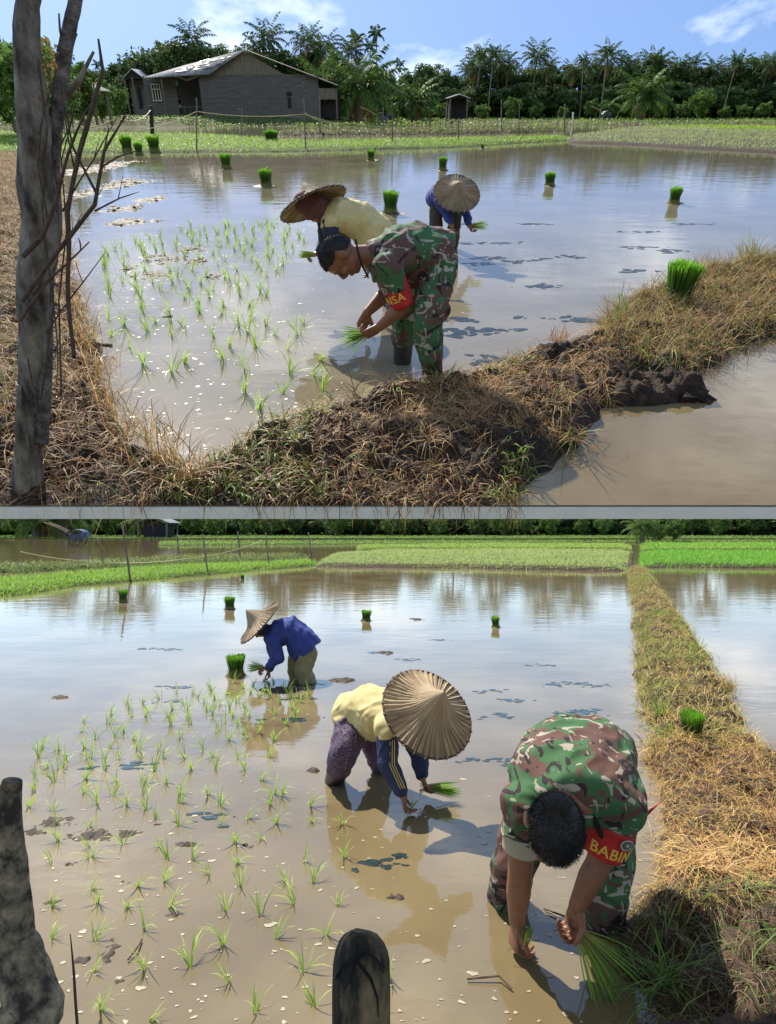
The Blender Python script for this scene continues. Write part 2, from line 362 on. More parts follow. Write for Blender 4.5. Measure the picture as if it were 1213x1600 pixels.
def bundle(p, ht, label, group='bundles of rice seedlings waiting in the field', i=0, mudr=.13, name='seedling_bundle'):
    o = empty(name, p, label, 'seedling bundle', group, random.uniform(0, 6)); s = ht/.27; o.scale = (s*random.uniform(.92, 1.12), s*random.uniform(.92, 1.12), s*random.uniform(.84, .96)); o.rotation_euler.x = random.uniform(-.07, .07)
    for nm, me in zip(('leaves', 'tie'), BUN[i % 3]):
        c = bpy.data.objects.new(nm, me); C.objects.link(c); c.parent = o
    if mudr:
        if 'mudheap' not in MESH:
            r = np.random.default_rng(5); V = []; Q = []; N = 20; Rn = 6
            for j in range(Rn+1):
                for k in range(N):
                    a = 6.283*k/N; rr = j/Rn*(1+.25*math.sin(a*2+1)+.12*math.sin(a*5)); V.append((rr*math.cos(a)*1.25, rr*math.sin(a), (1-(j/Rn)**1.5)*.35-.05+.05*r.random()))
            for j in range(Rn):
                for k in range(N): Q.append((j*N+k, j*N+(k+1) % N, (j+1)*N+(k+1) % N, (j+1)*N+k))
            me = np_mesh('mud_base', V, Q); me.materials.append(M_wetmud); MESH['mudheap'] = me
        c = bpy.data.objects.new('mud_base', MESH['mudheap']); C.objects.link(c); c.parent = o; c.scale = (mudr, mudr, mudr*.8); c.location = (.03, 0, 0)
    return o
MESH = {}
def blobs(name, pts, sizes, mt, label, cat, hh=.25, n=11, seed=4, asp=(1, 1), irr=.35, rough=0):
    r = np.random.default_rng(seed); m = MB()
    for (x, y), s in zip(pts, sizes):
        ph = r.uniform(0, 6.28, 3); ax = r.uniform(*asp); rot = r.uniform(-.5, .5); vs = []
        for ring, (f, z) in enumerate(((1, 0), (.72, .7))):
            for j in range(n):
                a = 6.283*j/n; q = s*f*(1+irr*(math.sin(2*a+ph[0])*.6+math.sin(3*a+ph[1])*.5+.35*math.sin(5*a+ph[2])))
                X = q*math.cos(a)*ax; Y = q*math.sin(a); vs.append((x+X*math.cos(rot)-Y*math.sin(rot), y+X*math.sin(rot)+Y*math.cos(rot), .002+z*s*hh))
        vs.append((x, y, .002+s*hh))
        if rough: vs = [(a_+r.normal()*s*rough, b_+r.normal()*s*rough, c_+abs(r.normal())*s*rough*.8 if k_ >= n else c_) for k_, (a_, b_, c_) in enumerate(vs)]
        fs = [(j, (j+1) % n, n+(j+1) % n, n+j) for j in range(n)]+[(n+j, n+(j+1) % n, 2*n) for j in range(n)]
        m.add(vs, fs)
    o = m.build(name, mt, smooth=not rough); return reg(o, label, cat, kind='stuff')
M_foam = mat('foam', (.26, .22, .15), .5, (.40, .36, .28), 60)
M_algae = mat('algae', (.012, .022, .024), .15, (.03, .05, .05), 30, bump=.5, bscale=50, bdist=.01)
M_twig = mat('twig', (.05, .03, .022), .85, (.12, .08, .06), 30)
M_post = mat('weathered_wood', (.10, .08, .06), .9, (.22, .19, .15), 18, stretch=(1, 1, .2))
M_crumb = mat('mud_crumb', (.020, .015, .012), .7, (.07, .05, .036), 18, spec=.28)
def mudflat(name, centres, cell, label, seed=0, thr=.5):
    # low wet mud islands just breaking the surface; centres = (px, row, half width px, half height px)
    E = []
    for (px, row, sx, sy) in centres:
        c = G(px, row); r_ = G(px+sx, row).x-c.x; q = abs(G(px, row-sy).y-G(px, row+sy).y)/2; E.append((c.x, c.y, r_, q))
    E = np.array(E); x0, x1 = (E[:, 0]-2.2*E[:, 2]).min(), (E[:, 0]+2.2*E[:, 2]).max(); y0, y1 = (E[:, 1]-2.2*E[:, 3]).min(), (E[:, 1]+2.2*E[:, 3]).max()
    X, Y = np.meshgrid(np.arange(x0, x1, cell), np.arange(y0, y1, cell), indexing='ij'); Wt = np.zeros(X.shape)
    for a, b, c, d in E: Wt = np.maximum(Wt, np.exp(-((X-a)/c)**2-((Y-b)/d)**2))
    f = .16/cell; n = vnoise(X, Y, f, seed, 5)*.65+vnoise(X, Y, f*.3, seed+3, 3)*.35; Z = (Wt*.55+n-thr-.42)*cell*4.5; Z = np.where(Z > cell, cell+(Z-cell)*.35, Z)+(vnoise(X, Y, f*3.5, seed+7, 3)-.5)*cell*2.6*(Z > -cell*.5); Z[Wt < .03] = -1
    idx = np.arange(X.size).reshape(X.shape); kp = Z > -.01*cell*30
    kq = (Z[:-1, :-1] > 0) | (Z[1:, :-1] > 0) | (Z[1:, 1:] > 0) | (Z[:-1, 1:] > 0); Z = np.maximum(Z, -cell*.6)
    Q = np.stack([idx[:-1, :-1], idx[1:, :-1], idx[1:, 1:], idx[:-1, 1:]], -1)[kq]; V = np.stack([X, Y, Z], -1).reshape(-1, 3); u = np.unique(Q); re = np.zeros(len(V), int); re[u] = np.arange(len(u))
    o = link(name, np_mesh(name, V[u], re[Q]), M_crumb, smooth=True); return reg(o, label, 'mud', kind='stuff')
def pixpoly(L): return [G2(*p) for p in L]
def hand_tractor(p, s, label, dirx=1):
    o = empty('hand_tractor', p, label, 'hand tractor', None); Lc = Vector(p)
    m = MB(); m.box(Lc+Vector((0, 0, .55*s)), (.9*s, .5*s, .35*s)); m.box(Lc+Vector((dirx*.45*s, 0, .7*s)), (.35*s, .4*s, .3*s)); m.tube([Lc+Vector((.1*s, 0, .75*s)), Lc+Vector((.1*s, 0, 1.0*s))], .05*s)
    m.build('engine', mat('engine_paint', (.10, .13, .2), .5), o)
    m = MB()
    for k in range(10):
        a0 = 3.14*k/10; a1 = 3.14*(k+1)/10; R = .62*s
        m.add([Lc+Vector((math.cos(a)*R, yy*s, .55*s+math.sin(a)*R*.75)) for a in (a0, a1) for yy in (-.4, .4)], [(0, 1, 3, 2)])
    m.build('cover', mat('tarp', (.03, .045, .10), .5), o)
    for sg in (-1, 1):
        m = MB(); m.tube([Lc+Vector((dirx*-.3*s, sg*.22*s, .7*s)), Lc+Vector((dirx*-1.2*s, sg*.26*s, 1.15*s)), Lc+Vector((dirx*-2.0*s, sg*.3*s, 1.45*s))], .035*s, 6); m.build('handlebar', mat('worn_handle', (.30, .22, .15), .6), o)
        m = MB()
        for k in range(12):
            a = 6.283*k/12; m.box(Lc+Vector((math.cos(a)*.36*s, sg*.42*s, .36*s+math.sin(a)*.36*s)), (.2*s, .12*s, .04*s), Matrix.Rotation(-a+1.57, 3, 'Y'))
        m.tube([Lc+Vector((0, sg*.42*s-.04*s, .36*s)), Lc+Vector((0, sg*.42*s+.04*s, .36*s))], .14*s, 10)
        m.build('wheel', mat('iron_wheel', (.06, .05, .05), .6), o)
    return o
def stick(name, base, topp, r, label, cat='fence post', group=None, mt=None, wob=.02):
    b = Vector(base); t = Vector(topp); L_ = (t-b).length; m = MB(); n = 6
    pts = [b.lerp(t, i/n)+Vector((random.uniform(-1, 1), random.uniform(-1, 1), 0))*wob*L_*(0 < i < n) for i in range(n+1)]
    m.tube(pts, [r*(1.1-.3*i/n) for i in range(n+1)], 7, jit=.1); o = m.build(name, mt or M_post, smooth=True); return reg(o, label, cat, group)
def rope(pts, sag, r, label, mt):
    m = MB(); out = []
    for a, b in zip(pts[:-1], pts[1:]):
        a = Vector(a); b = Vector(b)
        for i in range(10):
            s = i/10; out.append(a.lerp(b, s)-Vector((0, 0, sag*4*s*(1-s))))
    out.append(Vector(pts[-1])); m.tube(out, r, 5); o = m.build('rope', mt, smooth=True); return reg(o, label, 'rope')
# ================================================================ UPPER FIELD
CUR = 1
Y0 = G(606, 791).y
W1 = water_mat('water_upper', [(.20, .165, .10), (.28, .235, .155)], 1.0)
m = MB(); m.add([(-150, Y0, 0), (150, Y0, 0), (150, 190, 0), (-150, 190, 0)], [(0, 1, 2, 3)]); reg(m.build('water', W1), kind='structure')
PW = pixpoly([(640, 790.5), (1700, 790.5), (1900, 440), (1330, 470), (1050, 600), (900, 660)])
m = MB(); m.add([(x, y, .004) for x, y in PW], [tuple(range(len(PW)))[::-1]]); reg(m.build('water', water_mat('water_brown', [(.13, .095, .045), (.20, .15, .075)], 1.0, 1.36)), kind='structure')
th = .066
m = MB(); m.box((0, (Y0+200)/2-.002, -.004-th/2), (320, 200-Y0, th-.004))
reg(m.build('terrace_slab', mat('concrete', (.80, .80, .78), .9, (.88, .88, .86), 9)), kind='structure')
# far ground: flat meadow from the pond to behind the trees
GP = pixpoly([(-500, 190.5), (1700, 190.5), (1700, 182), (-500, 182)])
m = MB(); ya = G(606, 191).y; nx = 60; ny = 30; vs = []; fs = []
for i in range(nx+1):
    for j in range(ny+1):
        x = -150+300*i/nx; y = ya+(200-ya)*j/ny; vs.append((x, y, .03+.12*min(1, j/3)*noise.noise((x*.1, y*.1, 0))+.05))
for i in range(nx):
    for j in range(ny): a = i*(ny+1)+j; fs.append((a, a+ny+1, a+ny+2, a+1))
m.add(vs, fs); reg(m.build('ground', mat('meadow', (.04, .08, .014), .95, (.12, .15, .035), .35, spec=.1), smooth=True), kind='structure')
# yard under the shed (raised)
YARD = [G2(-60, 196), G2(545, 193), (-2, 92), (-52, 92)]
SH = 80.0
mound('ground', [(-60, 66), (-5.5, 70), (-3, 98), (-60, 98)], .6, .62, 7, .12, .4, mat('yard', (.035, .055, .014), .95, (.13, .12, .05), .5, spec=.1), 3, kind='structure', label=None)
def flat(name, polypx, z, mt, edge=.3, na=.03, cell=.3, seed=0, kind='structure', label=None, cat=None, h=None):
    return mound(name, pixpoly(polypx), cell, h or z, edge, na, .8, mt, seed, kind=kind, label=label, cat=cat)
M_padsoil = mat('paddy_soil', (.035, .045, .012), .95, (.07, .10, .022), 2, spec=.1)
# strips and fields (structure) with rice and grass on them (stuff)
stripA = [(-200, 243), (60, 240), (240, 239), (480, 237), (700, 231), (886, 220), (890, 214), (700, 218), (480, 222), (330, 212), (200, 210), (-200, 206)]
o = mound('field', pixpoly(stripA), .22, .08, .5, .05, .5, M_padsoil, 2, kind='structure')
P = pixpoly(stripA); xy = scatter(P, 30000, -.12, seed=5); B = on_mound(P, xy, .08, .5, .05, .5, 2)
grass('nursery_rice', B, (.10, .22), (.014, .026), [(.22, .42, .04), (.30, .48, .06), (.17, .34, .03)], 'bright green rice nursery and grass strip behind the upper paddy', 'rice', seed=6, lean=(0, .3), tip=[(.4, .55, .1)])
fieldB = [(886, 224), (1000, 228), (1213, 241), (1800, 262), (1800, 212), (1213, 205), (1000, 199), (886, 212)]
P = pixpoly(fieldB); mound('field', P, .3, .10, .5, .08, .5, M_mudfar, 3, kind='structure')
xy = scatter(P, 26000, .35, seed=7); xy[:, 1] = np.round(xy[:, 1]/.28)*.28+rng.normal(size=len(xy))*.04; B = on_mound(P, xy, .10, .5, .08, .5, 3)
grass('field_rice', B, (.10, .20), (.010, .018), [(.34, .46, .10), (.28, .42, .07), (.42, .5, .16)], 'pale green transplanted rice in the right field of the upper scene', 'rice', seed=8, tip=[(.55, .62, .25)])
fieldC = [(1000, 199), (1213, 204.5), (1800, 211), (1800, 201), (1213, 198), (1060, 197)]
P = pixpoly(fieldC); mound('field', P, .5, .08, .6, .05, .4, M_padsoil, 4, kind='structure')
xy = scatter(P, 12000, .2, seed=9); B = on_mound(P, xy, .08, .6, .05, .4, 4)
grass('field_rice', B, (.12, .24), (.03, .05), [(.36, .50, .05), (.30, .45, .05)], 'yellow green rice in the second field at the right of the upper scene', 'rice', seed=10)
for k, pp in enumerate(([(430, 212), (700, 210), (890, 206), (890, 203), (700, 206), (430, 209)], [(640, 191), (1213, 198), (1800, 201), (1800, 197.5), (1213, 194.5), (640, 189)])):
    P = pixpoly(pp); mound('ground', P, .35, .16, .8, .08, .4, M_mudfar, 11+k, kind='structure')
    xy = scatter(P, 6000, .0, seed=12+k); B = on_mound(P, xy, .16, .8, .08, .4, 11+k)
    grass('bund_grass', B, (.1, .3), (.03, .06), [(.15, .20, .05), (.25, .22, .09), (.12, .16, .04)], ['low weeds on the dark bund behind the nursery strip of the upper scene', 'thin grass on the far bund before the treeline of the upper scene'][k], seed=14+k)
# far meadow blades
P = [(-20, 68), (125, 68), (125, 125), (-20, 125)]; xy = scatter(P, 16000, seed=21)
grass('meadow_grass', np.column_stack([xy, np.full(len(xy), .08)]), (.15, .4), (.08, .16), [(.13, .26, .03), (.2, .32, .05), (.28, .30, .1)], 'green meadow grass at the foot of the far treeline in the upper scene', seed=22)
PY = [(-60, 66), (-5.5, 70), (-3, 98), (-60, 98)]; xy = scatter([(-60, 64), (-4, 67), (-4, 77), (-60, 79)], 16000, seed=25); xy = xy[poly_sd(PY, xy[:, 0], xy[:, 1]) > -.5]
grass('yard_weeds', on_mound(PY, xy, .62, 7, .12, .4, 3), (.10, .35), (.05, .10), [(.10, .18, .03), (.16, .24, .05), (.08, .12, .03), (.2, .2, .08)], 'weeds and short grass on the slope below the grey shed', cat='weeds', seed=26)
P = [(-75, 67), (-19, 70), (-17, 79), (-75, 79)]; xy = scatter(P, 5000, seed=23)
grass('yard_grass', np.column_stack([xy, np.full(len(xy), .5)]), (.15, .5), (.05, .12), [(.16, .32, .03), (.22, .36, .05)], 'bright grass in the yard left of the grey timber shed', seed=24)
# ---------------------------------------------------------------- treeline of the upper scene
def P1(px, y, z=.1): p = J(px, 185, y); p.z = z; return p
def topz(px, py, y): return J(px, py, y).z
def put(pr, name, px, toprow, y, label, group=None, z=.1, wid=1.0, rz=None):
    p = P1(px, y, z); h = topz(px, toprow, y)-z; return plant(pr, name, p, h, label, group, rz, wid)
def zone(px):
    for lim, nm in ((60, 'behind the thick trunk'), (190, 'left of the white gabled house'), (300, 'above the left roof slope of the shed'), (440, 'above the gable of the shed'), (560, 'above the low end of the shed'), (690, 'around the bright oil palm'), (760, 'above the small hut'), (850, 'in the tall palm group'), (960, 'right of the tall palm group'), (1060, 'above the oil palm with dry fronds'), (1140, 'above the round bright tree'), (9999, 'at the right end')):
        if px < lim: return nm
gA = 'dark broadleaf trees of the upper treeline'; gB = 'coconut palms of the upper treeline'
rr = random.Random(4)
tops = [(-120, 60), (30, 45), (75, 62), (110, 80), (150, 95), (185, 92), (225, 82), (262, 60), (300, 50), (335, 58), (360, 66), (395, 70), (430, 62), (470, 70), (510, 72), (560, 90), (600, 100),
        (632, 108), (655, 98), (680, 98), (705, 108), (735, 104), (765, 92), (800, 96), (835, 95), (850, 92), (880, 100), (910, 98), (940, 88), (965, 96), (1000, 84), (1030, 96), (1060, 92), (1090, 98), (1120, 92), (1150, 90), (1185, 80), (1230, 78), (1300, 80)]
for i, (px, tp) in enumerate(tops):
    left = px < 560
    put('broad%d' % (i % 4), 'broadleaf_tree', px+rr.uniform(-5, 5), tp, 116+rr.uniform(-4, 8) if not left else 106+rr.uniform(-3, 6),
        'dark back row tree '+zone(px), gA+' '+zone(px), wid=rr.uniform(.95, 1.3))
for i, (px, tp) in enumerate([(640, 130), (668, 140), (700, 135), (740, 130), (772, 140), (805, 128), (838, 136), (868, 128), (900, 134), (930, 130), (960, 136), (1015, 130), (1045, 134), (1075, 128), (1108, 132), (1140, 130), (1170, 126), (1215, 128), (1260, 130)]):
    put('broad%d' % (i*3 % 4), 'broadleaf_tree', px, tp, 109+rr.uniform(-2, 3), 'shorter dark front row tree '+zone(px), 'shorter trees of the front row '+zone(px), wid=1.7)
for i, (px, tp) in enumerate([(435, 34), (405, 58), (482, 42), (505, 52), (330, 38), (548, 58), (748, 72), (778, 74), (828, 66), (735, 88), (790, 84), (910, 86), (935, 70), (960, 82), (1000, 78), (1040, 88), (1065, 86), (1100, 90), (1135, 84), (1155, 88), (725, 96), (850, 88), (1020, 84), (888, 96), (980, 90), (1178, 82), (1215, 74)]):
    put('coco%d' % (i % 3), 'coconut_palm', px, tp, (102 if px < 560 else 112)+rr.uniform(-3, 4), 'dark coconut palm rising '+zone(px), gB+' '+zone(px))
for i, (px, tp) in enumerate([(590, 38), (558, 46), (578, 60), (622, 90), (762, 70), (742, 74), (937, 68), (176, 92), (1128, 84), (905, 84)]):
    put('areca%d' % (i % 2), 'areca_palm', px, tp, 104+rr.uniform(-2, 4), ['slender areca palm with the highest crown above the large oil palm', 'slender areca palm just left of the highest areca crown', 'short crowned areca palm under the highest areca crown', 'areca palm right of the large oil palm', 'slender areca palm at the left of the tall palm group beyond the hut', 'slender areca palm leftmost in the tall palm group beyond the hut', 'slender areca palm with a dark double crown in the right treeline', 'small areca palm left of the white gabled house', 'thin areca palm near the right end of the upper treeline', 'thin areca palm in the middle of the right treeline'][i])
put('oil1', 'oil_palm', 560, 74, 84, 'large bushy oil palm right beside the grey shed', wid=1.15)
put('oil0', 'oil_palm', 506, 88, 88, 'dark oil palm behind the low end of the grey shed', wid=1.0)
put('oil0', 'oil_palm', 647, 124, 90, 'bright green oil palm between the shed and the small hut', wid=1.25)
put('oil1', 'oil_palm', 998, 106, 96, 'big oil palm with hanging dry fronds before the right treeline', wid=1.1)
put('oil0', 'oil_palm', 612, 128, 94, 'small oil palm between the two large oil palms', wid=1.1)
put('bushy0', 'leafy_tree', 1095, 134, 95, 'round bright green tree before the right treeline')
put('bushy1', 'leafy_tree', 1036, 148, 99, 'small light green tree left of the round bright tree')
put('bushy0', 'leafy_tree', 798, 148, 98, 'small light green tree under the tall palm group beyond the hut')
put('bushy1', 'leafy_tree', 922, 152, 99, 'low light green tree left of the big oil palm with dry fronds')
for i, px in enumerate([838, 880, 950, 975, 1065, 1130, 1160, 1190, 690, 668, 755, 1225]):
    put('bushy%d' % (i % 2), 'shrub', px, 160+rr.uniform(-6, 6), 98+rr.uniform(-2, 4), 'low light shrub '+zone(px), 'low shrubs at the foot of the treeline '+zone(px), wid=1.3)
for i, (px, tp, y) in enumerate([(62, 45, 40), (20, 60, 45), (-60, 50, 45), (128, 92, 60), (96, 112, 50), (160, 118, 66), (182, 128, 76)]):
    put('bushy%d' % (i % 2), 'leafy_tree', px, tp, y, ['tall green tree half hidden behind the leaning thin trunk', 'green tree behind the thick grey trunk', 'green tree at the far left edge', 'green tree above the thatched shelter', 'green bush beside the thatched shelter', 'bushy tree between the shelter and the white gabled house', 'low bright tree below the white gabled house'][i], z=.3)
for i, px in enumerate(range(-160, 1400, 26)):
    put('broad%d' % (i % 4), 'dark_shrub', px+rr.uniform(-6, 6), 148+rr.uniform(-8, 6), 119+rr.uniform(-2, 3), 'dark undergrowth bush '+zone(px), 'undergrowth of the upper treeline '+zone(px), wid=2.3, z=-1.3)
# thatch shelter, gabled house, hut
M_grey = mat('grey_boards', (.085, .085, .095), .85, (.20, .195, .20), 3, stretch=(.25, .25, 6), ramp=(.3, .7), spec=.1)
M_greyv = mat('grey_boards_upright', (.12, .105, .095), .85, (.27, .24, .21), 3, stretch=(6, 6, .3), ramp=(.3, .7))
M_tin = mat('corrugated_iron', (.12, .125, .14), .8, (.30, .31, .33), 1.2, spec=.2)
M_rust = mat('rusty_sheet', (.16, .11, .09), .6, (.26, .2, .17), 3, metal=.2)
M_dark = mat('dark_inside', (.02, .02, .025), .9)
def sheet_roof(mb, a, b, c, d, n=40, amp=.05, thk=.06):     # corrugated sheet a-b along the eaves, d-c along the ridge
    a, b, c, d = map(Vector, (a, b, c, d)); nrm = (b-a).cross(d-a).normalized(); nrm = nrm if nrm.z > 0 else -nrm; vs = []; fs = []
    for i in range(n+1):
        s = i/n; off = nrm*(amp*(i % 2))
        for q in (a.lerp(b, s), d.lerp(c, s)): vs += [q+off, q+off-nrm*thk]
    for i in range(n):
        k = i*4; fs += [(k, k+4, k+6, k+2), (k+1, k+3, k+7, k+5)]; fs += [(k, k+1, k+5, k+4), (k+2, k+6, k+7, k+3)]
    fs += [(0, 2, 3, 1), (n*4, n*4+1, n*4+3, n*4+2)]; mb.add(vs, fs)
def pitched(name, px0, px1, rowe, rowr, y, z0, depth, roofm, wallm, label, cat, open_=True, gable=None):
    a = J(px0, rowe, y); b = J(px1, rowe, y); rz = topz((px0+px1)/2, rowr, y); c = (a+b)/2; o = empty(name, (c.x, y, z0), label, cat)
    m = MB(); r0 = Vector((c.x, y-.2, rz)); r1 = Vector((c.x, y+depth, rz)); off = Vector((0, depth, 0)); ex = (b-a)*.08
    sheet_roof(m, a-ex, a-ex+off, r1, r0, 16); sheet_roof(m, b+ex, b+ex+off, r1, r0, 16); m.build('roof', roofm, o)
    for q in (a+Vector((.15, .1, 0)), b+Vector((-.15, .1, 0)), a+off-Vector((-.15, .3, 0)), b+off-Vector((.15, .3, 0))):
        m = MB(); m.tube([(q.x, q.y, z0-.1), (q.x, q.y, q.z+.05)], .12, 6); m.build('post', M_post, o)
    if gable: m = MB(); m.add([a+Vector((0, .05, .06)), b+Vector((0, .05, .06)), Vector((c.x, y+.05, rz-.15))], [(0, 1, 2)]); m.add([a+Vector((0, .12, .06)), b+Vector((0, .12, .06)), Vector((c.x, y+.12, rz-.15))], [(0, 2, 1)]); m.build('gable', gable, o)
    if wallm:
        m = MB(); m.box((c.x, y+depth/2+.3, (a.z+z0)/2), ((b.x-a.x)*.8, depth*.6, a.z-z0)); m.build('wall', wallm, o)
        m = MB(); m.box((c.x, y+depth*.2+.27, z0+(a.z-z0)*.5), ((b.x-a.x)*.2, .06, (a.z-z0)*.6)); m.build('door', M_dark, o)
    return o
pitched('thatched_shelter', 92, 144, 141, 127, 60, .3, 3.5, mat('thatch', (.28, .25, .2), .9, (.42, .38, .32), 8), None, 'open shelter with a pale low roof behind the leaning thin trunk', 'shelter')
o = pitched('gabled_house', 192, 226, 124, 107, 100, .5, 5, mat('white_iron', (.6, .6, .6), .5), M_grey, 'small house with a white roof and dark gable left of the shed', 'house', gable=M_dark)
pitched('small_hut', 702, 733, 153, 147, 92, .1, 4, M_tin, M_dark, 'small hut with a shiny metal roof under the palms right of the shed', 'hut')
# ---------------------------------------------------------------- the grey timber shed
ys = 80.0; zb = .60
def S(px, py, dy=0): return J(px, py, ys+dy)
shed = empty('timber_shed', (S(400, 180).x, ys, zb), 'long grey weathered timber shed with a patched metal roof behind the paddies', 'shed')
x0 = S(318, 180).x; x1 = S(500, 180).x; zr = S(380, 78).z; ze0 = S(322, 116).z; ze1 = S(450, 119).z; xr = S(380, 78).x; xe = S(452, 119).x
D = 9.0
m = MB()   # gable wall, front (boards laid flat) — x0..xe, with pent part to the right
def wall(pts, y, t, mb):
    n = len(pts); vs = [(x, y, z) for x, z in pts]+[(x, y+t, z) for x, z in pts]; mb.add(vs, [tuple(range(n)), tuple(range(2*n-1, n-1, -1))]+[(i, n+i, n+(i+1) % n, (i+1) % n) for i in range(n)])
nb = 17; zt = ze0
for i in range(nb):
    a = zb-.2+(zt-zb+.2)*i/nb; b = zb-.2+(zt-zb+.2)*(i+1)/nb
    m.box(((x0+x1)/2, ys+.02*(i % 2), (a+b)/2), (x1-x0, .12, (b-a)*.94))
m.build('wall', M_grey, shed)
m = MB(); n = 34       # upright gable boards
for i in range(n):
    xa = x0+(xe-x0)*i/n; xb = x0+(xe-x0)*(i+1)/n; xm = (xa+xb)/2
    zt2 = ze0+(zr-ze0)*(xm-x0)/(xr-x0) if xm < xr else zr+(ze1-zr)*(xm-xr)/(xe-xr)
    if zt2-ze0 > .05: m.box((xm, ys-.06+.02*(i % 2), (ze0+zt2)/2-.05), ((xb-xa)*.93, .08, zt2-ze0-.05))
m.build('gable_boards', M_greyv, shed)
m = MB(); n = 26; zl1 = S(525, 134).z; xl1 = S(527, 140).x
for i in range(n):
    xa = xe+(x1+.0-xe)*i/n; xb = xe+(x1-xe)*(i+1)/n
    zt2 = ze1+(zl1-ze1)*((xa+xb)/2-xe)/(xl1-xe)-.1
    if zt2 > zt+.02: m.box(((xa+xb)/2, ys-.06+.02*(i % 2), (zt+zt2)/2), ((xb-xa)*.93, .08, zt2-zt))
m.build('side_boards', M_greyv, shed)
# back lean-to, open dark bay
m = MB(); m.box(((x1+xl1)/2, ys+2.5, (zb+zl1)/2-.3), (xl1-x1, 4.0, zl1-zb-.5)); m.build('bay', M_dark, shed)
m = MB(); n = 8; zl0 = S(515, 155).z
for i in range(n):
    xa = x1+.02+(xl1-x1)*i/n; m.box((xa+(xl1-x1)/n/2, ys-.05+.02*(i % 2), (zl0+zl1)/2-.1), ((xl1-x1)/n*.93, .08, zl1-zl0-.2))
m.build('valance_boards', M_greyv, shed)
for px in (500, 527):
    m = MB(); q = S(px, 180).x; m.tube([(q, ys-.02, zb-.2), (q, ys-.02, zl1-.2)], .09, 6); m.build('post', M_post, shed)
for px, r0, r1, w_ in ((452, 152, 169, .34), (452, 143, 150, .5)):
    m = MB(); a = S(px, r0); b = S(px, r1); m.box((a.x, ys-.07, (a.z+b.z)/2), (w_, .05, a.z-b.z)); m.build('window', M_dark, shed)
# porch wing to the left (front recessed), with door bay and barred window
xp = S(228, 180).x; yb = ys+4.5; xd0 = S(277, 180).x
m = MB(); zc = S(277, 118).z
for i in range(14):
    a = zb+(zc-zb)*i/14; b = zb+(zc-zb)*(i+1)/14; m.box(((xp+xd0)/2, ys+1.2+.02*(i % 2), (a+b)/2), (xd0-xp, .12, (b-a)*.95))
m.build('wing_wall', M_grey, shed)
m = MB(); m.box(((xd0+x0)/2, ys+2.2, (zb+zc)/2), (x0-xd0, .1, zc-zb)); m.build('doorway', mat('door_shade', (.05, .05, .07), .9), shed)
m = MB(); m.tube([(xd0, ys+.8, zc+.1), ((xd0+x0)/2, ys+.6, zc-.35), (x0, ys+.4, zc+.05)], .12, 6); m.build('canvas_awning', mat('canvas', (.4, .38, .34), .9), shed)
wf = MB(); wa = S(231, 131); wb_ = S(248, 157)
wf.box(((wa.x+wb_.x)/2, ys+1.12, (wa.z+wb_.z)/2), (wb_.x-wa.x, .03, wa.z-wb_.z)); win = wf.build('window', M_dark, shed)
m = MB()
for i in range(4): m.box((wa.x+(wb_.x-wa.x)*i/3, ys+1.08, (wa.z+wb_.z)/2), (.09, .05, wa.z-wb_.z))
for z in (wa.z, wb_.z, (wa.z+wb_.z)/2+.3): m.box(((wa.x+wb_.x)/2, ys+1.03, z), (wb_.x-wa.x+.1, .05, .09))
m.build('window_frame', mat('white_paint', (.6, .6, .58), .6), win)
for px in (218, 262):
    m = MB(); q = S(px, 180).x; m.tube([(q, ys-.3, zb-.3), (q, ys-.3, S(px, 121).z)], .08, 6); m.build('post', M_post, shed)
# roofs
m = MB(); e0 = S(228, 121, -.6); e1 = S(322, 114.5, -.6); r1 = S(383, 77, -.5); r0 = J(296, 101, ys+8)
sheet_roof(m, S(222, 121.5, -.6), S(326, 115.5, -.6), r1, S(290, 102, 7.0), 44, .05); m.build('roof', M_tin, shed)
m = MB(); rp = random.Random(3)
A_, B_, C_, D_ = S(222, 121.5, -.6), S(326, 115.5, -.6), r1, S(290, 102, 7.0)
up = (B_-A_).cross(D_-A_).normalized(); up = up if up.z > 0 else -up
for row in range(5):
    for k in range(11):
        if rp.random() < .55:
            u0 = .38+k*.054; v0 = .2+row*.15; q = [A_.lerp(B_, u).lerp(D_.lerp(C_, u), v)+up*.13 for u, v in ((u0, v0), (u0+.05, v0), (u0+.05, v0+.045), (u0, v0+.045))]
            m = MB(); m.add([*q, *[p_-up*.04 for p_ in q]], [(0, 1, 2, 3), (7, 6, 5, 4), (0, 4, 5, 1), (1, 5, 6, 2), (2, 6, 7, 3), (3, 7, 4, 0)])
            m.build('roof_sheet', mat('dark_sheets', (.10, .11, .14), .5), shed)
m = MB(); sheet_roof(m, S(383, 77, -.5), S(383, 77, D), S(528, 133, D), S(528, 133, -.5), 30, .04); m.build('lean_roof', M_rust, shed)
for lbl, px in (('left end', 214),):
    pass
m = MB()
for i in range(10):
    a = S(228+i*9, 176, .2); m.tube([(a.x, ys-.2, zb), (a.x, ys-.2, zb+.95)], .035, 5)
m.tube([(S(228, 176).x, ys-.2, zb+.9), (S(318, 176).x, ys-.2, zb+.9)], .03, 5); m.build('porch_rail', M_post, shed)
hand_tractor(P1(598, 70, .05), 1.0, 'hand tractor under a blue cover in the pond right of the shed', 1)
hand_tractor(P1(948, 92, .1), 1.0, 'small reddish hand tractor at the foot of the right treeline', 1)
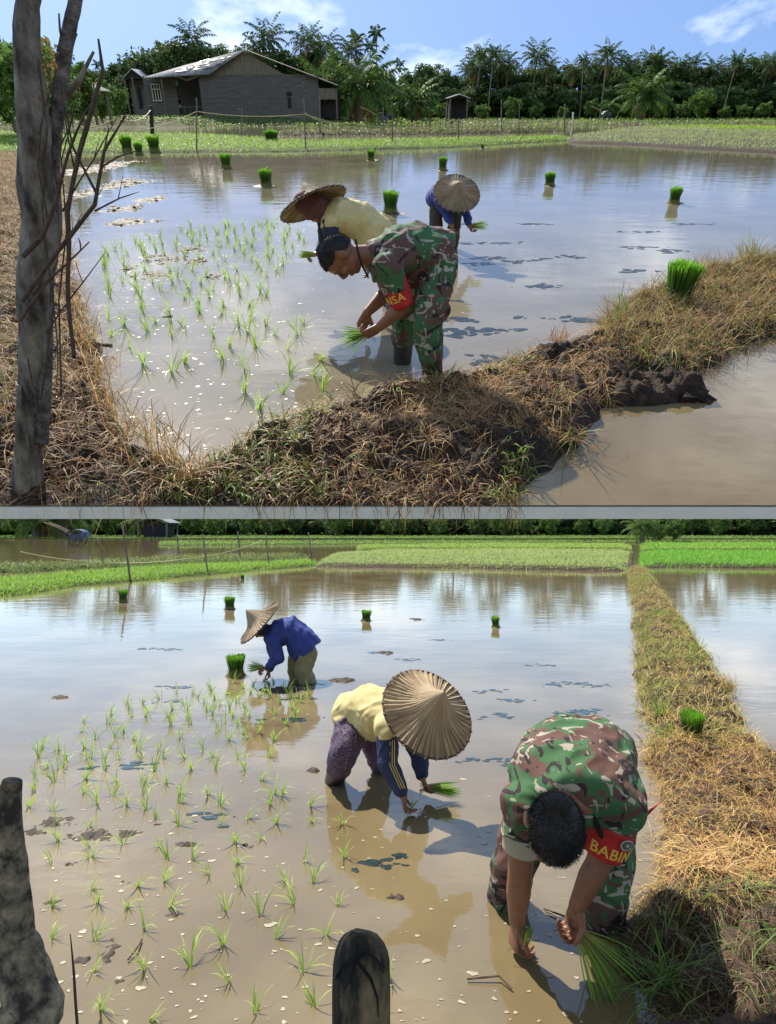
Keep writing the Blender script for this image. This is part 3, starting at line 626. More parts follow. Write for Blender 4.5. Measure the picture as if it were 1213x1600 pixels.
# ---------------------------------------------------------------- fence
M_rope = mat('yellow_rope', (.45, .42, .18), .7)
def post(pxb, rowb, pxt, rowt, r, label, name='fence_post', mt=None, group='thin stick posts of the fence behind the upper paddy'):
    b = G(pxb, rowb); t = J(pxt, rowt, b.y); b.z = -.1; return stick(name, b, t, r, label, group=group, mt=mt, wob=.006), t
_, t0 = post(238, 213, 236, 165, .13, 'thick dark wooden post with a mossy flat top in front of the shed', mt=mat('black_wood', (.03, .025, .022), .9), group=None)
_, t1 = post(307, 238, 307, 152, .028, 'stick post between the thick dark post and the shed corner')
_, t2 = post(378, 213, 378, 168, .035, 'stick post in front of the middle of the shed wall')
_, t3 = post(478, 236, 475, 154, .028, 'stick post with the rope knot before the right part of the shed')
_, t4 = post(500, 211, 500, 150, .05, 'pale stick post right of the knotted post')
_, t5 = post(613, 226, 613, 158, .03, 'stick post in front of the large oil palm')
_, t6 = post(599, 210, 599, 168, .03, 'short stick post left of the post before the oil palm')
_, t7 = post(697, 205, 697, 168, .035, 'short stick post below the small hut')
_, t8 = post(717, 222, 717, 184, .03, 'short stick post just right of the seedling bundle above the blue worker')
_, t9 = post(784, 210, 784, 156, .035, 'stick post below the tall palm group')
_, t10 = post(811, 218, 812, 162, .03, 'stick post right of the post below the tall palm group')
_, t11 = post(883, 214, 883, 162, .04, 'rightmost stick post at the corner of the pale rice field')
post(895, 197, 896, 175, .09, 'white stake at the edge of the far pond', mt=mat('white_stake', (.55, .55, .52), .7), group=None)
def rp(px, row, y): return J(px, row, y)
rope([J(90, 186, t1.y), J(180, 184, t1.y), J(236, 171, t0.y), ], .3, .02, 'yellow rope hanging from the thick dark post to the left', M_rope)
rope([J(200, 206, t1.y), J(307, 174, t1.y), J(475, 178, t3.y), J(613, 206, t5.y), J(717, 204, t8.y), J(812, 190, t10.y), J(883, 182, t11.y)], .12, .014, 'long yellow rope sagging from stick to stick behind the upper paddy', M_rope)
rope([J(476, 176, t3.y), J(540, 192, t3.y), J(700, 196, t9.y), J(784, 186, t9.y)], .15, .014, 'second yellow rope running to the far sticks below the hut', M_rope)
# ---------------------------------------------------------------- bund of mud and dry grass
BANK = [(-900, 900), (-500, 330), (-60, 246), (88, 246), (92, 300), (100, 400), (125, 470), (150, 560), (165, 640), (205, 700), (310, 742), (370, 712), (430, 672), (530, 655), (590, 640), (640, 618), (700, 610), (770, 592), (840, 555), (925, 535), (950, 497), (1010, 470), (1060, 445), (1120, 425), (1200, 410), (1400, 370),
        (1500, 420), (1330, 470), (1200, 528), (1130, 555), (1050, 597), (1095, 618), (1050, 630), (950, 640), (900, 700), (850, 745), (800, 790), (780, 830), (600, 900)]
PB1 = pixpoly(BANK); kw1 = (.10, .13, .17, 3.6, 17)
def ramp_front(o):      # the bank runs out at the edge of the slab
    me = o.data; co = np.zeros(len(me.vertices)*3, np.float32); me.vertices.foreach_get('co', co); co = co.reshape(-1, 3)
    k = np.clip((co[:, 1]-Y0)/.35, .12, 1); co[:, 2] *= k; co[:, 2] = np.where(co[:, 1] < Y0+.03, np.minimum(co[:, 2], .005), co[:, 2]); me.vertices.foreach_set('co', co.ravel())
o = mound('bund', PB1, .018, *kw1[:4], M_mud, kw1[4], kind='structure', ymin=Y0+.004)
ramp_front(o)
def bank_pts(polypx, n, seed, weight=None, dmin=-.04, dmax=9):
    A = np.array([G2(*p) for p in polypx]); r = np.random.default_rng(seed); out = np.zeros((0, 2))
    while len(out) < n:
        x = r.uniform(A[:, 0].min(), A[:, 0].max(), n*2); y = r.uniform(A[:, 1].min(), A[:, 1].max(), n*2); d1 = poly_sd([tuple(a) for a in A], x, y); d2 = poly_sd(PB1, x, y)
        k = (d1 > 0) & (d2 > dmin) & (d2 < dmax) & (y > Y0+.02)
        if weight: k &= r.random(len(x)) < weight(x, y)
        out = np.concatenate([out, np.stack([x[k], y[k]], -1)])
    out = out[:n]; B = on_mound(PB1, out, *kw1); B[:, 2] *= np.clip((B[:, 1]-Y0)/.35, .12, 1); return B
cl = lambda f, t, s: (lambda x, y: (vnoise(x, y, f, s, 3) > t).astype(float)*.95+.03)
left = [(-40, 246), (90, 240), (105, 400), (160, 560), (190, 660), (230, 720), (330, 745), (330, 830), (-40, 830)]
grass('dry_grass', bank_pts(left, 42000, 31), (.08, .30), (.0018, .0045), DRY, 'tangled brown dry grass on the left bank of the upper paddy', seed=32, mt=M_dry, bend=(.3, 2.4), lean=(0, 1.0))
grass('green_weeds', bank_pts(left, 3200, 33, cl(2.2, .52, 3)), (.06, .22), (.003, .008), GRN+OLV, 'green and yellow weeds growing through the left bank', cat='weeds', seed=34)
low = [(170, 800), (330, 735), (450, 640), (560, 620), (720, 600), (830, 560), (900, 640), (800, 800), (780, 830), (200, 830)]
grass('dry_grass', bank_pts(low, 15000, 35, cl(2.5, .47, 6)), (.04, .19), (.002, .005), DRY+[(.10, .05, .03), (.14, .08, .04)], 'brown uprooted grass over the muddy bund in the middle of the upper scene', seed=36, mt=M_dry, bend=(.5, 2.8), lean=(.2, 1.4))
grass('green_weeds', bank_pts(low, 1500, 37, cl(1.6, .5, 5)), (.04, .13), (.004, .010), GRN+OLV+OLV, 'small green leafy weeds along the lower edge of the muddy bund', cat='weeds', seed=38, bend=(.3, 2.2))
up_ = [(930, 520), (950, 440), (1050, 400), (1150, 370), (1420, 340), (1520, 430), (1181, 560), (1040, 600), (930, 560)]
grass('dry_grass', bank_pts(up_, 22000, 39), (.08, .30), (.003, .006), DRY+OLV, 'golden brown grass on the right end of the bund in the upper scene', seed=40, mt=M_dry, bend=(.3, 2.0), lean=(0, .9))
grass('green_weeds', bank_pts(up_, 1100, 41, cl(1.2, .55, 8)), (.08, .26), (.004, .009), OLV+GRN, 'yellow green grass tufts on the right end of the bund', cat='weeds', seed=42)
mid = [(600, 640), (760, 570), (930, 520), (960, 650), (850, 760), (700, 790)]
grass('straw', bank_pts(mid, 6500, 43, cl(2, .48, 9)), (.08, .28), (.002, .005), DRY+[(.45, .28, .12)], 'long tan straw trailing down the bund beside the soldier', cat='straw', seed=44, mt=M_dry, bend=(.8, 2.2), lean=(.3, 1.5))
def tuft(px, row, n, h, label, cols=None, seed=0, r=.07, lean=(0, .7)):
    p = G(px, row); R = np.random.default_rng(seed+900); a = R.normal(size=(n, 2))*r*.5; B = np.column_stack([p.x+a[:, 0], p.y+a[:, 1], np.full(n, p.z+.06)])
    return grass('grass_tuft', B, (h*.5, h), (.003, .007), cols or OLV+GRN[:2]+DRY[:2], label, cat='grass tuft', seed=seed, lean=lean, kind=None, bend=(.1, 1.0))
tuft(962, 506, 70, .34, 'tall yellow green tuft at the step of the bund left of the big bundle', seed=1)
tuft(1165, 420, 110, .42, 'tallest green tuft at the right end of the bund', seed=2, r=.12)
tuft(1100, 440, 110, .34, 'brown seed grass tuft right behind the big bundle on the bund', DRY+OLV, seed=3, r=.12)
tuft(872, 548, 60, .22, 'orange brown tuft on the crest of the bund left of the step', DRY, seed=4)
tuft(560, 640, 26, .24, 'sparse blackish weed stalks on the bund below the bent hand', [(.04, .03, .02), (.10, .06, .04)], seed=5)
tuft(690, 618, 50, .30, 'long green blades sprouting at the boots of the soldier', GRN, seed=6, lean=(.4, 1.3))
tuft(860, 650, 50, .26, 'pale green blades on the tan straw heap', OLV+GRN, seed=7, lean=(.4, 1.2))
tuft(900, 700, 60, .30, 'tan and green blades hanging into the brown water at the right', DRY+OLV, seed=8, lean=(.6, 1.5))
tuft(250, 700, 40, .20, 'dark bent grass stalks at the inner corner of the left bank', [(.12, .09, .05), (.2, .15, .08), (.1, .12, .03)], seed=9, r=.16)
# clods of mud
def clods(pts, label, seed=0):
    for i, (px, row, s, lb) in enumerate(pts):
        p = G(px, row); bm = bmesh.new(); bmesh.ops.create_icosphere(bm, subdivisions=5, radius=1)
        for v in bm.verts:
            n1 = noise.fractal(v.co*1.7+Vector((i*7, seed, 0)), 1, 2, 5); v.co *= 1+.42*n1+.10*noise.noise(v.co*9)+.05*noise.noise(v.co*22); v.co = Vector((v.co.x*s*1.3, v.co.y*s, v.co.z*s*.62))+p
        me = bpy.data.meshes.new('mud_clod'); bm.to_mesh(me); bm.free(); reg(link('mud_clod', me, M_mud, smooth=True), lb, 'mud clod')
clods([(700, 612, .14, 'large dark mud clod in front of the boots of the soldier'), (1075, 622, .10, 'dark wet mud clod sliding into the brown water at the right'), (560, 668, .13, 'broken mud clod on the bund left of the soldier'), (985, 560, .13, 'flat dark clod below the step of the bund'), (890, 565, .12, 'greyish clod on the crest of the bund'), (1030, 606, .09, 'small wet clod beside the sliding mud'), (640, 655, .11, 'round mud clod in the middle of the bund')], '')
# floating things
def inpoly_px(poly, n, seed, avoid=()):
    P = pixpoly(poly); r = np.random.default_rng(seed); A = np.array(poly, float); out = []
    while len(out) < n:
        px = r.uniform(A[:, 0].min(), A[:, 0].max()); py = r.uniform(A[:, 1].min(), A[:, 1].max()); g = G2(px, py)
        if poly_sd(P, np.array([g[0]]), np.array([g[1]]))[0] > 0 and not any((px-a)**2+(py-b)**2 < c*c for a, b, c in avoid): out.append(g)
    return out
PAD1 = [(175, 500), (200, 400), (450, 380), (560, 440), (780, 400), (930, 440), (830, 540), (560, 610), (420, 650), (300, 715), (200, 660)]
pts = inpoly_px(PAD1, 380, 51); blobs('foam', pts, rng.uniform(.002, .009, 380)*(1+.6*(rng.random(380) < .12)), M_foam, 'white foam flecks floating on the near water of the upper paddy', 'foam', asp=(1, 1.8), hh=.07)
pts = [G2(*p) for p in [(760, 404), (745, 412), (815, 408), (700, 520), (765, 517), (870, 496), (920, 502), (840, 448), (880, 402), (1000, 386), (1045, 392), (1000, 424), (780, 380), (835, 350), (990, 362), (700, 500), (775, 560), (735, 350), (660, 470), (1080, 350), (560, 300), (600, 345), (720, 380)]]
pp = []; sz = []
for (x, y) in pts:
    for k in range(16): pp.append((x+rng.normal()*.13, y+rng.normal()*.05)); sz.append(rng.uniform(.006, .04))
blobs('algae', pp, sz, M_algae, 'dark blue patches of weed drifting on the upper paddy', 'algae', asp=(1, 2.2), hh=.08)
mudflat('mud', [(215, 345, 62, 9), (200, 325, 45, 7), (190, 288, 42, 12), (150, 262, 40, 12), (240, 310, 34, 8), (140, 300, 30, 10)], .035, 'shiny black mud breaking the water behind the seedlings of the upper paddy', 4, .51)
mudflat('mud', [(262, 405, 50, 12), (305, 408, 30, 9), (262, 494, 14, 4), (235, 430, 34, 9), (330, 432, 22, 8), (300, 390, 30, 7), (200, 420, 20, 6)], .011, 'black mud crumbs among the seedlings of the upper paddy', 6, .50)
# seedlings
SD1 = [(140, 395), (250, 362), (330, 350), (440, 345), (480, 372), (440, 440), (430, 500), (520, 500), (550, 545), (500, 620), (400, 660), (330, 600), (250, 600), (185, 570), (160, 470)]
P = pixpoly(SD1); n1 = 0; xs_ = np.arange(-6, 2, .27); ysx = np.arange(3, 13, .27)
for i, x, j, y in [(i, x, j, y) for i, x in enumerate(np.arange(-6, 2, .25)) for j, y in enumerate(np.arange(3, 13, .30))]:
    if True:
        X = x+(.5*(j % 2))*.1+rng.normal()*.035; Y = y+rng.normal()*.04
        if poly_sd(P, np.array([X]), np.array([Y]))[0] > 0 and rng.random() < .80 and n1 < 150:
            seedling((X, Y, 0), 1.0+.35*rng.random(), 'planted rice seedling standing in the water of the upper paddy', 'rice seedlings planted in the upper paddy', i*7+j*3, rng.uniform(0, 6.28)); n1 += 1
print('seedlings upper', n1)
for i, (px, row, h, lb) in enumerate([(354, 263, 18, 'seedling bundle furthest left in the open water below the shed'), (416, 290, 22, 'seedling bundle left of the pale hat'), (580, 250, 13, 'small seedling bundle near the far edge below the oil palm'), (610, 333, 27, 'larger seedling bundle between the two hats'),
      (692, 266, 16, 'seedling bundle just above the blue worker'), (859, 290, 17, 'seedling bundle on its mud heap right of the blue worker'), (1053, 318, 20, 'seedling bundle in the water furthest right'), (754, 232, 6, 'tiny seedling bundle at the far edge')]):
    p = G(px, row); bundle(p, hpx(p, h)*1.02, lb, i=i, mudr=.12)
for i, (px, row, h, lb) in enumerate([(200, 238, 20, 'dark seedling bundle leftmost on the nursery strip'), (218, 242, 16, 'short seedling bundle at the water edge of the nursery strip'), (242, 238, 22, 'seedling bundle below the thick dark post')]):
    p = G(px, row); bundle(p, hpx(p, h), lb, i=i, mudr=0)
p = G(425, 222); b = bundle(p, hpx(p, 14), 'wide clump of cut seedlings on the strip before the shed', i=1, mudr=0); b.scale.x *= 1.8; b.scale.y *= 1.5
p = G(1052, 492); p.z = .10; bundle(p, hpx(p, 56), 'big bright bundle of seedlings standing on the grassy bund', i=2, mudr=0)
bal = [(-40, 246), (45, 246), (96, 246), (108, 400), (165, 560), (195, 660), (215, 700), (100, 760), (-40, 740)]
grass('tall_dry_grass', bank_pts(bal, 16000, 131), (.16, .42), (.0018, .004), DRY, 'tall leaning brown grass along the water edge of the left bank', seed=132, mt=M_dry, bend=(.3, 1.8), lean=(0, .8))
rs = random.Random(8)
for i, (px, row) in enumerate([(100, 300), (108, 380), (118, 430), (130, 500), (148, 560), (160, 610), (185, 655), (215, 700), (262, 748), (300, 765), (90, 260), (140, 540)]):
    tuft(px-8, row, 55, .30+.1*(i % 3)/2, 'dry grass tuft on the left bank '+['near its far end', 'beside the forked twig', 'below the forked twig', 'below the dead leaf', 'above the broken driftwood', 'below the broken driftwood', 'where the bank widens', 'at the dark bent stalks', 'at the inner corner', 'at the start of the muddy bund', 'under the leaning thin trunk', 'right beside the driftwood'][i], DRY+OLV[:1]+DRY, seed=60+i, r=.13)
# ---------------------------------------------------------------- trunks and twigs at the left
M_trunk = mat('pale_trunk', (.045, .036, .034), .9, (.26, .23, .20), 13, stretch=(1, 1, .4), bump=1, bscale=30, bdist=.03, detail=10, ramp=(.38, .62))
M_trunkd = mat('mottled_trunk', (.05, .04, .045), .9, (.22, .19, .19), 22, bump=1, bscale=40, bdist=.02, detail=9, ramp=(.4, .65))
def trunk(name, knots, rads, label, cat='tree', mt=M_trunk, n=14, jit=.05, y0=2.6):
    pts = [J(px, row, y) for px, row, y in knots]; k = 26 if n >= 14 else 8; P_ = []; R_ = []
    for i in range(len(pts)-1):
        for s in range(k): u = s/k; P_.append(pts[i].lerp(pts[i+1], u)); R_.append(rads[i]*(1-u)+rads[i+1]*u)
    P_.append(pts[-1]); R_.append(rads[-1])
    P_ = [p+Vector((noise.noise(p*3), noise.noise(p*3+Vector((9, 0, 0))), 0))*.02 for p in P_]
    if n >= 14: n = 30
    m = MB(); m.tube(P_, R_, n, jit=0)
    if n >= 14:
        for i in range(len(m.v)):
            c = P_[i//n]; v = Vector(m.v[i]); d = v-c; q = Vector((v.x*1.0, v.y, v.z*.35)); m.v[i] = tuple(c+d*(1+.16*noise.fractal(q*14, 1, 2, 5)+.07*noise.noise(q*70)))
    return m, P_
yt = 2.66
tr_ = empty('tree_trunk', G(48, 760), 'thick pale grey tree trunk at the left edge of the upper scene', 'tree')
m, _ = trunk('', [(44, 768, yt), (46, 700, yt), (54, 500, yt), (58, 330, yt), (54, 180, yt), (44, 60, yt), (40, -40, yt)], [.072, .054, .058, .068, .055, .040, .037], ''); tk = m.build('trunk', M_trunk, tr_, smooth=True)
m, _ = trunk('', [(38, 778, yt-.06), (36, 700, yt-.06), (30, 600, yt-.06)], [.04, .03, .01], ''); m.build('root', M_trunk, tr_, smooth=True)
tr2 = empty('leaning_tree', G(75, 640), 'thinner mottled trunk leaning right beside the thick grey trunk', 'tree')
m, _ = trunk('', [(66, 690, yt-.02), (70, 560, yt), (74, 450, yt+.05), (80, 330, yt+.05), (88, 210, yt+.05), (103, 90, yt+.05), (122, -30, yt+.05)], [.03, .030, .030, .028, .026, .024, .021], ''); m.build('trunk', M_trunkd, tr2, smooth=True)
for kn, rd in (([(98, 160, yt+.1), (125, 125, yt), (147, 80, yt)], [.014, .010, .004]), ([(103, 90, yt+.1), (112, 78, yt), (122, 52, yt)], [.006, .004, .002]), ([(100, 66, yt+.1), (95, 45, yt), (92, 20, yt)], [.005, .004, .003])):
    m, _ = trunk('', kn, rd, ''); m.build('branch', M_trunk, tr2, smooth=True)
def twig(name, knots, rads, subs, label):
    b = J(*knots[0]); o = empty(name, b, label, 'branch'); m, _ = trunk('', knots, rads, ''); m.build('stem', M_twig, o, smooth=True)
    for kn, rd in subs:
        m, _ = trunk('', kn, rd, '', n=8); m.build('side_twig', M_twig, o, smooth=True)
    return o
yw = 2.5
twig('bare_branch', [(110, 560, yw), (105, 330, yw), (140, 200, yw), (160, 110, yw), (152, 60, yw)], [.008, .008, .008, .006, .003],
     [([(120, 260, yw), (98, 120, yw), (95, 160, yw)], [.003, .002, .001])], 'tall bare dark branch curving up left of the shed')
twig('bare_branch', [(36, 470, yw), (90, 390, yw), (150, 320, yw), (166, 235, yw), (196, 180, yw)], [.008, .008, .007, .005, .003],
     [([(152, 300, yw), (120, 230, yw), (108, 170, yw)], [.005, .004, .002]), ([(160, 262, yw), (185, 245, yw), (212, 235, yw)], [.004, .003, .0015]), ([(164, 245, yw), (172, 200, yw), (170, 195, yw)], [.003, .002, .001]), ([(110, 365, yw), (140, 330, yw), (165, 290, yw)], [.003, .002, .001])], 'forked bare twig reaching over the water from the thick trunk')
twig('bare_branch', [(32, 400, yw), (60, 370, yw), (88, 310, yw), (112, 240, yw), (140, 170, yw)], [.010, .008, .007, .005, .003], [([(70, 350, yw), (60, 260, yw), (75, 180, yw)], [.004, .003, .002])], 'dark bent branch crossing in front of both trunks')
twig('bare_branch', [(32, 500, yw), (75, 440, yw), (140, 378, yw)], [.006, .005, .002], [([(84, 430, yw), (86, 520, yw), (84, 600, yw)], [.003, .003, .002])], 'straight thin twig below the forked twig')
m = MB(); c_ = J(122, 382, yw); 
vs = [c_+Vector((math.cos(a)*.012*f, 0.004*math.sin(a*2), math.sin(a)*.024)) for a in np.linspace(-1.5, 1.9, 9) for f in (1, .45)]
m.add(vs, [(2*i, 2*i+1, 2*i+3, 2*i+2) for i in range(8)]); reg(m.build('dead_leaf', mat('red_leaf', (.20, .05, .03), .7)), 'curled reddish dead leaf caught on a twig', 'leaf')
stick('driftwood', G(95, 556)+Vector((0, 0, .12)), G(178, 551)+Vector((0, 0, .05)), .018, 'dark broken stick poking out of the left bank over the water', 'stick', wob=.03, mt=M_twig)

vn = empty('dry_vine', G(70, 640), 'brown and green climbing leaves around the trunks at the upper left', 'vine')
m = MB()
for kn in ([(62, 640, yt-.05), (84, 480, yt-.04), (66, 330, yt-.05), (74, 200, yt-.04), (60, 90, yt-.03)], [(96, 620, yt), (92, 470, yt), (104, 360, yt), (96, 250, yt), (112, 190, yt)], [(70, 560, yt), (60, 400, yt), (90, 300, yt), (70, 150, yt)]):
    P_ = [J(a, b, c) for a, b, c in kn]; m.tube(P_, [.004, .0035, .003, .0025, .002][:len(P_)], 6)
m.build('stem', M_twig, vn)
r = np.random.default_rng(77); n = 700; V = []; Cc = []
for i in range(n):
    row = r.choice([r.uniform(60, 230), r.uniform(200, 420), r.uniform(60, 200)]); px = 66+r.normal()*13; p = J(px, row, yt+.08+r.normal()*.05); a = Vector(r.normal(size=3)).normalized(); b = a.orthogonal().normalized(); s_ = r.uniform(.006, .017)
    V += [p-a*s_, p+b*s_*.4, p+a*s_, p-b*s_*.4]; c_ = [(.30, .20, .07), (.16, .22, .05), (.22, .11, .05), (.12, .2, .05)][r.integers(0, 4)]; Cc += [c_]*4
link('leaves', np_mesh('leaves', np.array([tuple(v) for v in V]), np.arange(n*4).reshape(-1, 4), np.array(Cc)), M_leaf, vn)
rt = random.Random(12)
for i, (a, b, c_) in enumerate([((96, 330), (150, 250), (190, 170)), ((70, 520), (130, 440), (165, 395)), ((88, 250), (120, 200), (130, 130)), ((40, 560), (60, 640), (70, 700)), ((150, 330), (185, 310), (215, 300)), ((66, 210), (84, 140), (80, 90)), ((105, 430), (112, 370), (128, 335))]):
    o = twig('thin_twig', [(a[0], a[1], yw+.02), (b[0]+rt.uniform(-6, 6), b[1], yw+.02), (c_[0], c_[1], yw+.02)], [.0035, .0025, .001], [([(b[0], b[1], yw+.02), (b[0]+rt.uniform(-20, 24), b[1]-34, yw+.02)], [.002, .0008])], ['thin twig fanning up right across the pond view', 'thin twig above the broken driftwood', 'thin upright twig close to the leaning trunk', 'thin twig hanging down the thick trunk', 'thin twig pointing right over the mud lumps', 'thin twig between both trunks near the top', 'short thin twig left of the dead leaf'][i])
# ================================================================ LOWER FIELD
CUR = 2
W2 = water_mat('water_lower', [(.135, .103, .052), (.215, .168, .092)], S2)
m = MB(); m.add([(-400, .5, 0), (400, .5, 0), (400, 112, 0), (-400, 112, 0)], [(0, 1, 2, 3)]); reg(m.build('water', W2), kind='structure')
m = MB(); m.add([(-3000, -20, -.15), (3000, -20, -.15), (3000, 3000, -.15), (-3000, 3000, -.15)], [(0, 1, 2, 3)]); reg(m.build('ground', mat('plain_earth', (.07, .06, .03), .95)), kind='structure')
m = MB(); vs = []; fs = []
for i in range(61):
    for j in range(21): x = -300+10*i; y = 88+j*9; vs.append((x, y, .06+.06*noise.noise((x*.1, y*.1, 3))))
for i in range(60):
    for j in range(20): a = i*21+j; fs.append((a, a+21, a+22, a+1))
m.add(vs, fs); reg(m.build('ground', mat('meadow', (.07, .13, .02), .95), smooth=True), kind='structure')
def P2(px, y, z=.1): p = J(px, 845, y); p.z = z; return p
# trees: full size, their tops rise behind the upper terrace
zn = lambda px: ('at the far left of the lower scene' if px < 250 else 'in the left middle of the lower treeline' if px < 560 else 'in the right middle of the lower treeline' if px < 960 else 'at the right end of the lower treeline')
rr = random.Random(9)
for i, px in enumerate(range(-160, 1400, 34)):
    ht = rr.uniform(9, 15); plant('broad%d' % (i % 4), 'broadleaf_tree', P2(px, 132+rr.uniform(-6, 8)), ht, 'dark tall tree '+zn(px), 'tall trees of the lower treeline '+zn(px), wid=1.25)
for i, px in enumerate(range(-140, 1380, 62)):
    plant('coco%d' % (i % 3), 'coconut_palm', P2(px+rr.uniform(-20, 20), 126+rr.uniform(-4, 4)), rr.uniform(11, 17), 'coconut palm with a bare trunk '+zn(px), 'coconut palms of the lower treeline '+zn(px))
for i, px in enumerate(list(range(-100, 960, 44))+[1090, 1130, 1180, 1230]):
    plant('bushy%d' % (i % 2), 'shrub', P2(px+rr.uniform(-14, 14), (112 if px > 300 else 104)+rr.uniform(-3, 3)), rr.uniform(3.6, 6), 'light green bushy tree '+zn(px), 'light bushy trees before the lower treeline '+zn(px), wid=1.0)
for i, px in enumerate(range(-160, 1400, 30)):
    plant('broad%d' % (i*3 % 4), 'dark_shrub', P2(px+rr.uniform(-8, 8), 120+rr.uniform(-2, 4), -1.4), rr.uniform(5.5, 8), 'dark undergrowth bush '+zn(px), 'undergrowth of the lower treeline '+zn(px), wid=2.0, cat='bush')
for px, tp, y, pr, lb in [(100, 760, 95, 'oil0', 'dark round oil palm behind the covered hand tractor'), (60, 740, 98, 'oil1', 'large dark oil palm left of the covered hand tractor'), (232, 780, 98, 'oil0', 'spreading oil palm before the pale hut roof'), (1003, 800, 66, 'oil1', 'low palm with drooping yellow fronds at the right field')]:
    p = P2(px, y); plant(pr, 'oil_palm', p, J(px, tp, y).z-.1, lb, None, wid=1.1 if y > 70 else 1.0)
p = P2(1052, 68); plant('bushy1', 'shrub', p, J(1052, 806, 68).z, 'green bush right beside the low palm', None, wid=1.0)
p = P2(1028, 70); plant('bushy0', 'shrub', p, J(1028, 812, 70).z, 'dark bush between the low palm and the green bush', None, wid=1.0)
o = pitched('tin_roof_hut', 214, 262, 817, 806, 92, .1, 5, M_tin, M_dark, 'hut with a pale metal roof between the oil palms of the lower scene', 'hut')
hand_tractor(P2(122, 54, .12), 1.35, 'covered hand tractor with long handles in the pond at the left of the lower scene')
M2soil = M_padsoil
def field(px, h, edge, mt, seed, n, hr, wr, cols, label, rows=None, name='field_rice', cell=.3, tip=None, cat='rice', sseed=50):
    P = pixpoly(px); mound('field' if cat == 'rice' else 'bund', P, cell, h, edge, .06, .5, mt, seed, kind='structure')
    xy = scatter(P, int(n*1.25), -.05, seed=sseed+seed)
    if rows: xy[:, 1] = np.round(xy[:, 1]/rows)*rows+rng.normal(size=len(xy))*.04
    B = on_mound(P, xy, h, edge, .06, .5, seed); grass(name, B, hr, wr, cols, label, cat=cat, seed=seed+60, tip=tip)
YG = [(.34, .46, .09), (.28, .42, .06), (.40, .50, .12)]
field([(-300, 945), (32, 931), (120, 916), (300, 900), (420, 890), (492, 884), (492, 879), (300, 886), (120, 898), (32, 906), (-300, 915)], .10, .5, M2soil, 21, 15000, (.12, .24), (.012, .022), [(.22, .40, .04), (.30, .46, .06)], 'bright nursery rice strip curving in from the left of the lower scene')
field([(-300, 905), (32, 895), (200, 888), (400, 880), (480, 874), (480, 869), (300, 872), (100, 884), (-300, 893)], .16, .6, M2soil, 22, 5000, (.1, .3), (.02, .04), [(.15, .2, .05), (.24, .26, .08)], 'weedy low bund behind the nursery strip of the lower scene', cat='weeds', name='bund_weeds')
field([(492, 886), (600, 887), (800, 890), (976, 893), (982, 863), (800, 861), (600, 862), (520, 868)], .14, .5, M_mudfar, 23, 26000, (.12, .22), (.010, .020), YG, 'yellow green rice in rows across the middle of the lower scene', rows=.3, tip=[(.5, .6, .2)])
field([(560, 860), (800, 859.5), (984, 860), (984, 853), (760, 852), (560, 855)], .14, .6, M2soil, 24, 14000, (.15, .28), (.03, .05), YG, 'second strip of rice beyond the dark bund line of the lower scene', rows=.6)
field([(1002, 887), (1213, 888), (1600, 890), (1600, 866), (1213, 865), (1002, 864)], .14, .5, M_mudfar, 25, 26000, (.16, .28), (.012, .024), [(.16, .42, .03), (.22, .48, .04)], 'vivid green rice field beyond the right pond of the lower scene')
field([(1002, 861), (1213, 861), (1600, 862), (1600, 852), (1213, 851), (1002, 851)], .14, .6, M2soil, 26, 12000, (.16, .3), (.03, .06), [(.20, .44, .04), (.28, .46, .06)], 'second green field before the right treeline of the lower scene')
field([(250, 853), (560, 851), (900, 848.5), (1213, 848), (1600, 848), (1600, 846), (250, 847.5)], .10, .8, M2soil, 27, 9000, (.15, .35), (.05, .09), [(.14, .28, .03), (.26, .36, .08)], 'grassy far bunds below the lower treeline', cat='grass', name='far_grass')
P = [(-130, 88), (130, 88), (130, 116), (-130, 116)]; xy = scatter(P, 14000, seed=71)
grass('meadow_grass', np.column_stack([xy, np.full(len(xy), .05)]), (.15, .35), (.10, .18), [(.11, .22, .03), (.18, .28, .05)], 'green grass in front of the lower treeline', seed=72)
# right bund
BK2 = [(984, 890), (992, 960), (1000, 1040), (1008, 1120), (1012, 1180), (1025, 1240), (1035, 1300), (1035, 1380), (1015, 1440), (992, 1500), (985, 1640), (985, 1800), (1900, 1800), (1700, 1400), (1400, 1250), (1225, 1195), (1165, 1150), (1140, 1080), (1095, 1020), (1050, 950), (1018, 905), (1006, 888)]
PB2 = pixpoly(BK2); k2 = (.12, .20, .17, 3.6, 29)
mound('bund', PB2, .03, *k2[:4], M_mud, k2[4], kind='structure')
def bank2(poly, n, seed, weight=None):
    A = [tuple(G2(*p)) for p in poly]; xy = np.zeros((0, 2)); r = np.random.default_rng(seed); AA = np.array(A)
    while len(xy) < n:
        x = r.uniform(AA[:, 0].min(), AA[:, 0].max(), n*2); y = r.uniform(AA[:, 1].min(), AA[:, 1].max(), n*2); k = (poly_sd(A, x, y) > 0) & (poly_sd(PB2, x, y) > -.05)
        if weight: k &= r.random(len(x)) < weight(x, y)
        xy = np.concatenate([xy, np.stack([x[k], y[k]], -1)])
    xy = xy[:n]; return on_mound(PB2, xy, *k2)
far2 = [(970, 885), (1012, 880), (1190, 1140), (1260, 1200), (990, 1200)]
GOLD = [(.50, .32, .10), (.42, .25, .08), (.55, .40, .15), (.32, .22, .08), (.40, .36, .09)]
grass('dry_grass', bank2(far2, 26000, 81), (.06, .20), (.004, .009), GOLD+OLV[:2], 'golden dry grass covering the long straight bund at the right', seed=82, mt=M_dry, bend=(.3, 2.2), lean=(0, 1.0))
grass('green_weeds', bank2(far2, 2600, 83, cl(1.2, .52, 8)), (.10, .26), (.004, .009), OLV+GRN, 'green blades among the golden grass of the straight bund', cat='weeds', seed=84)
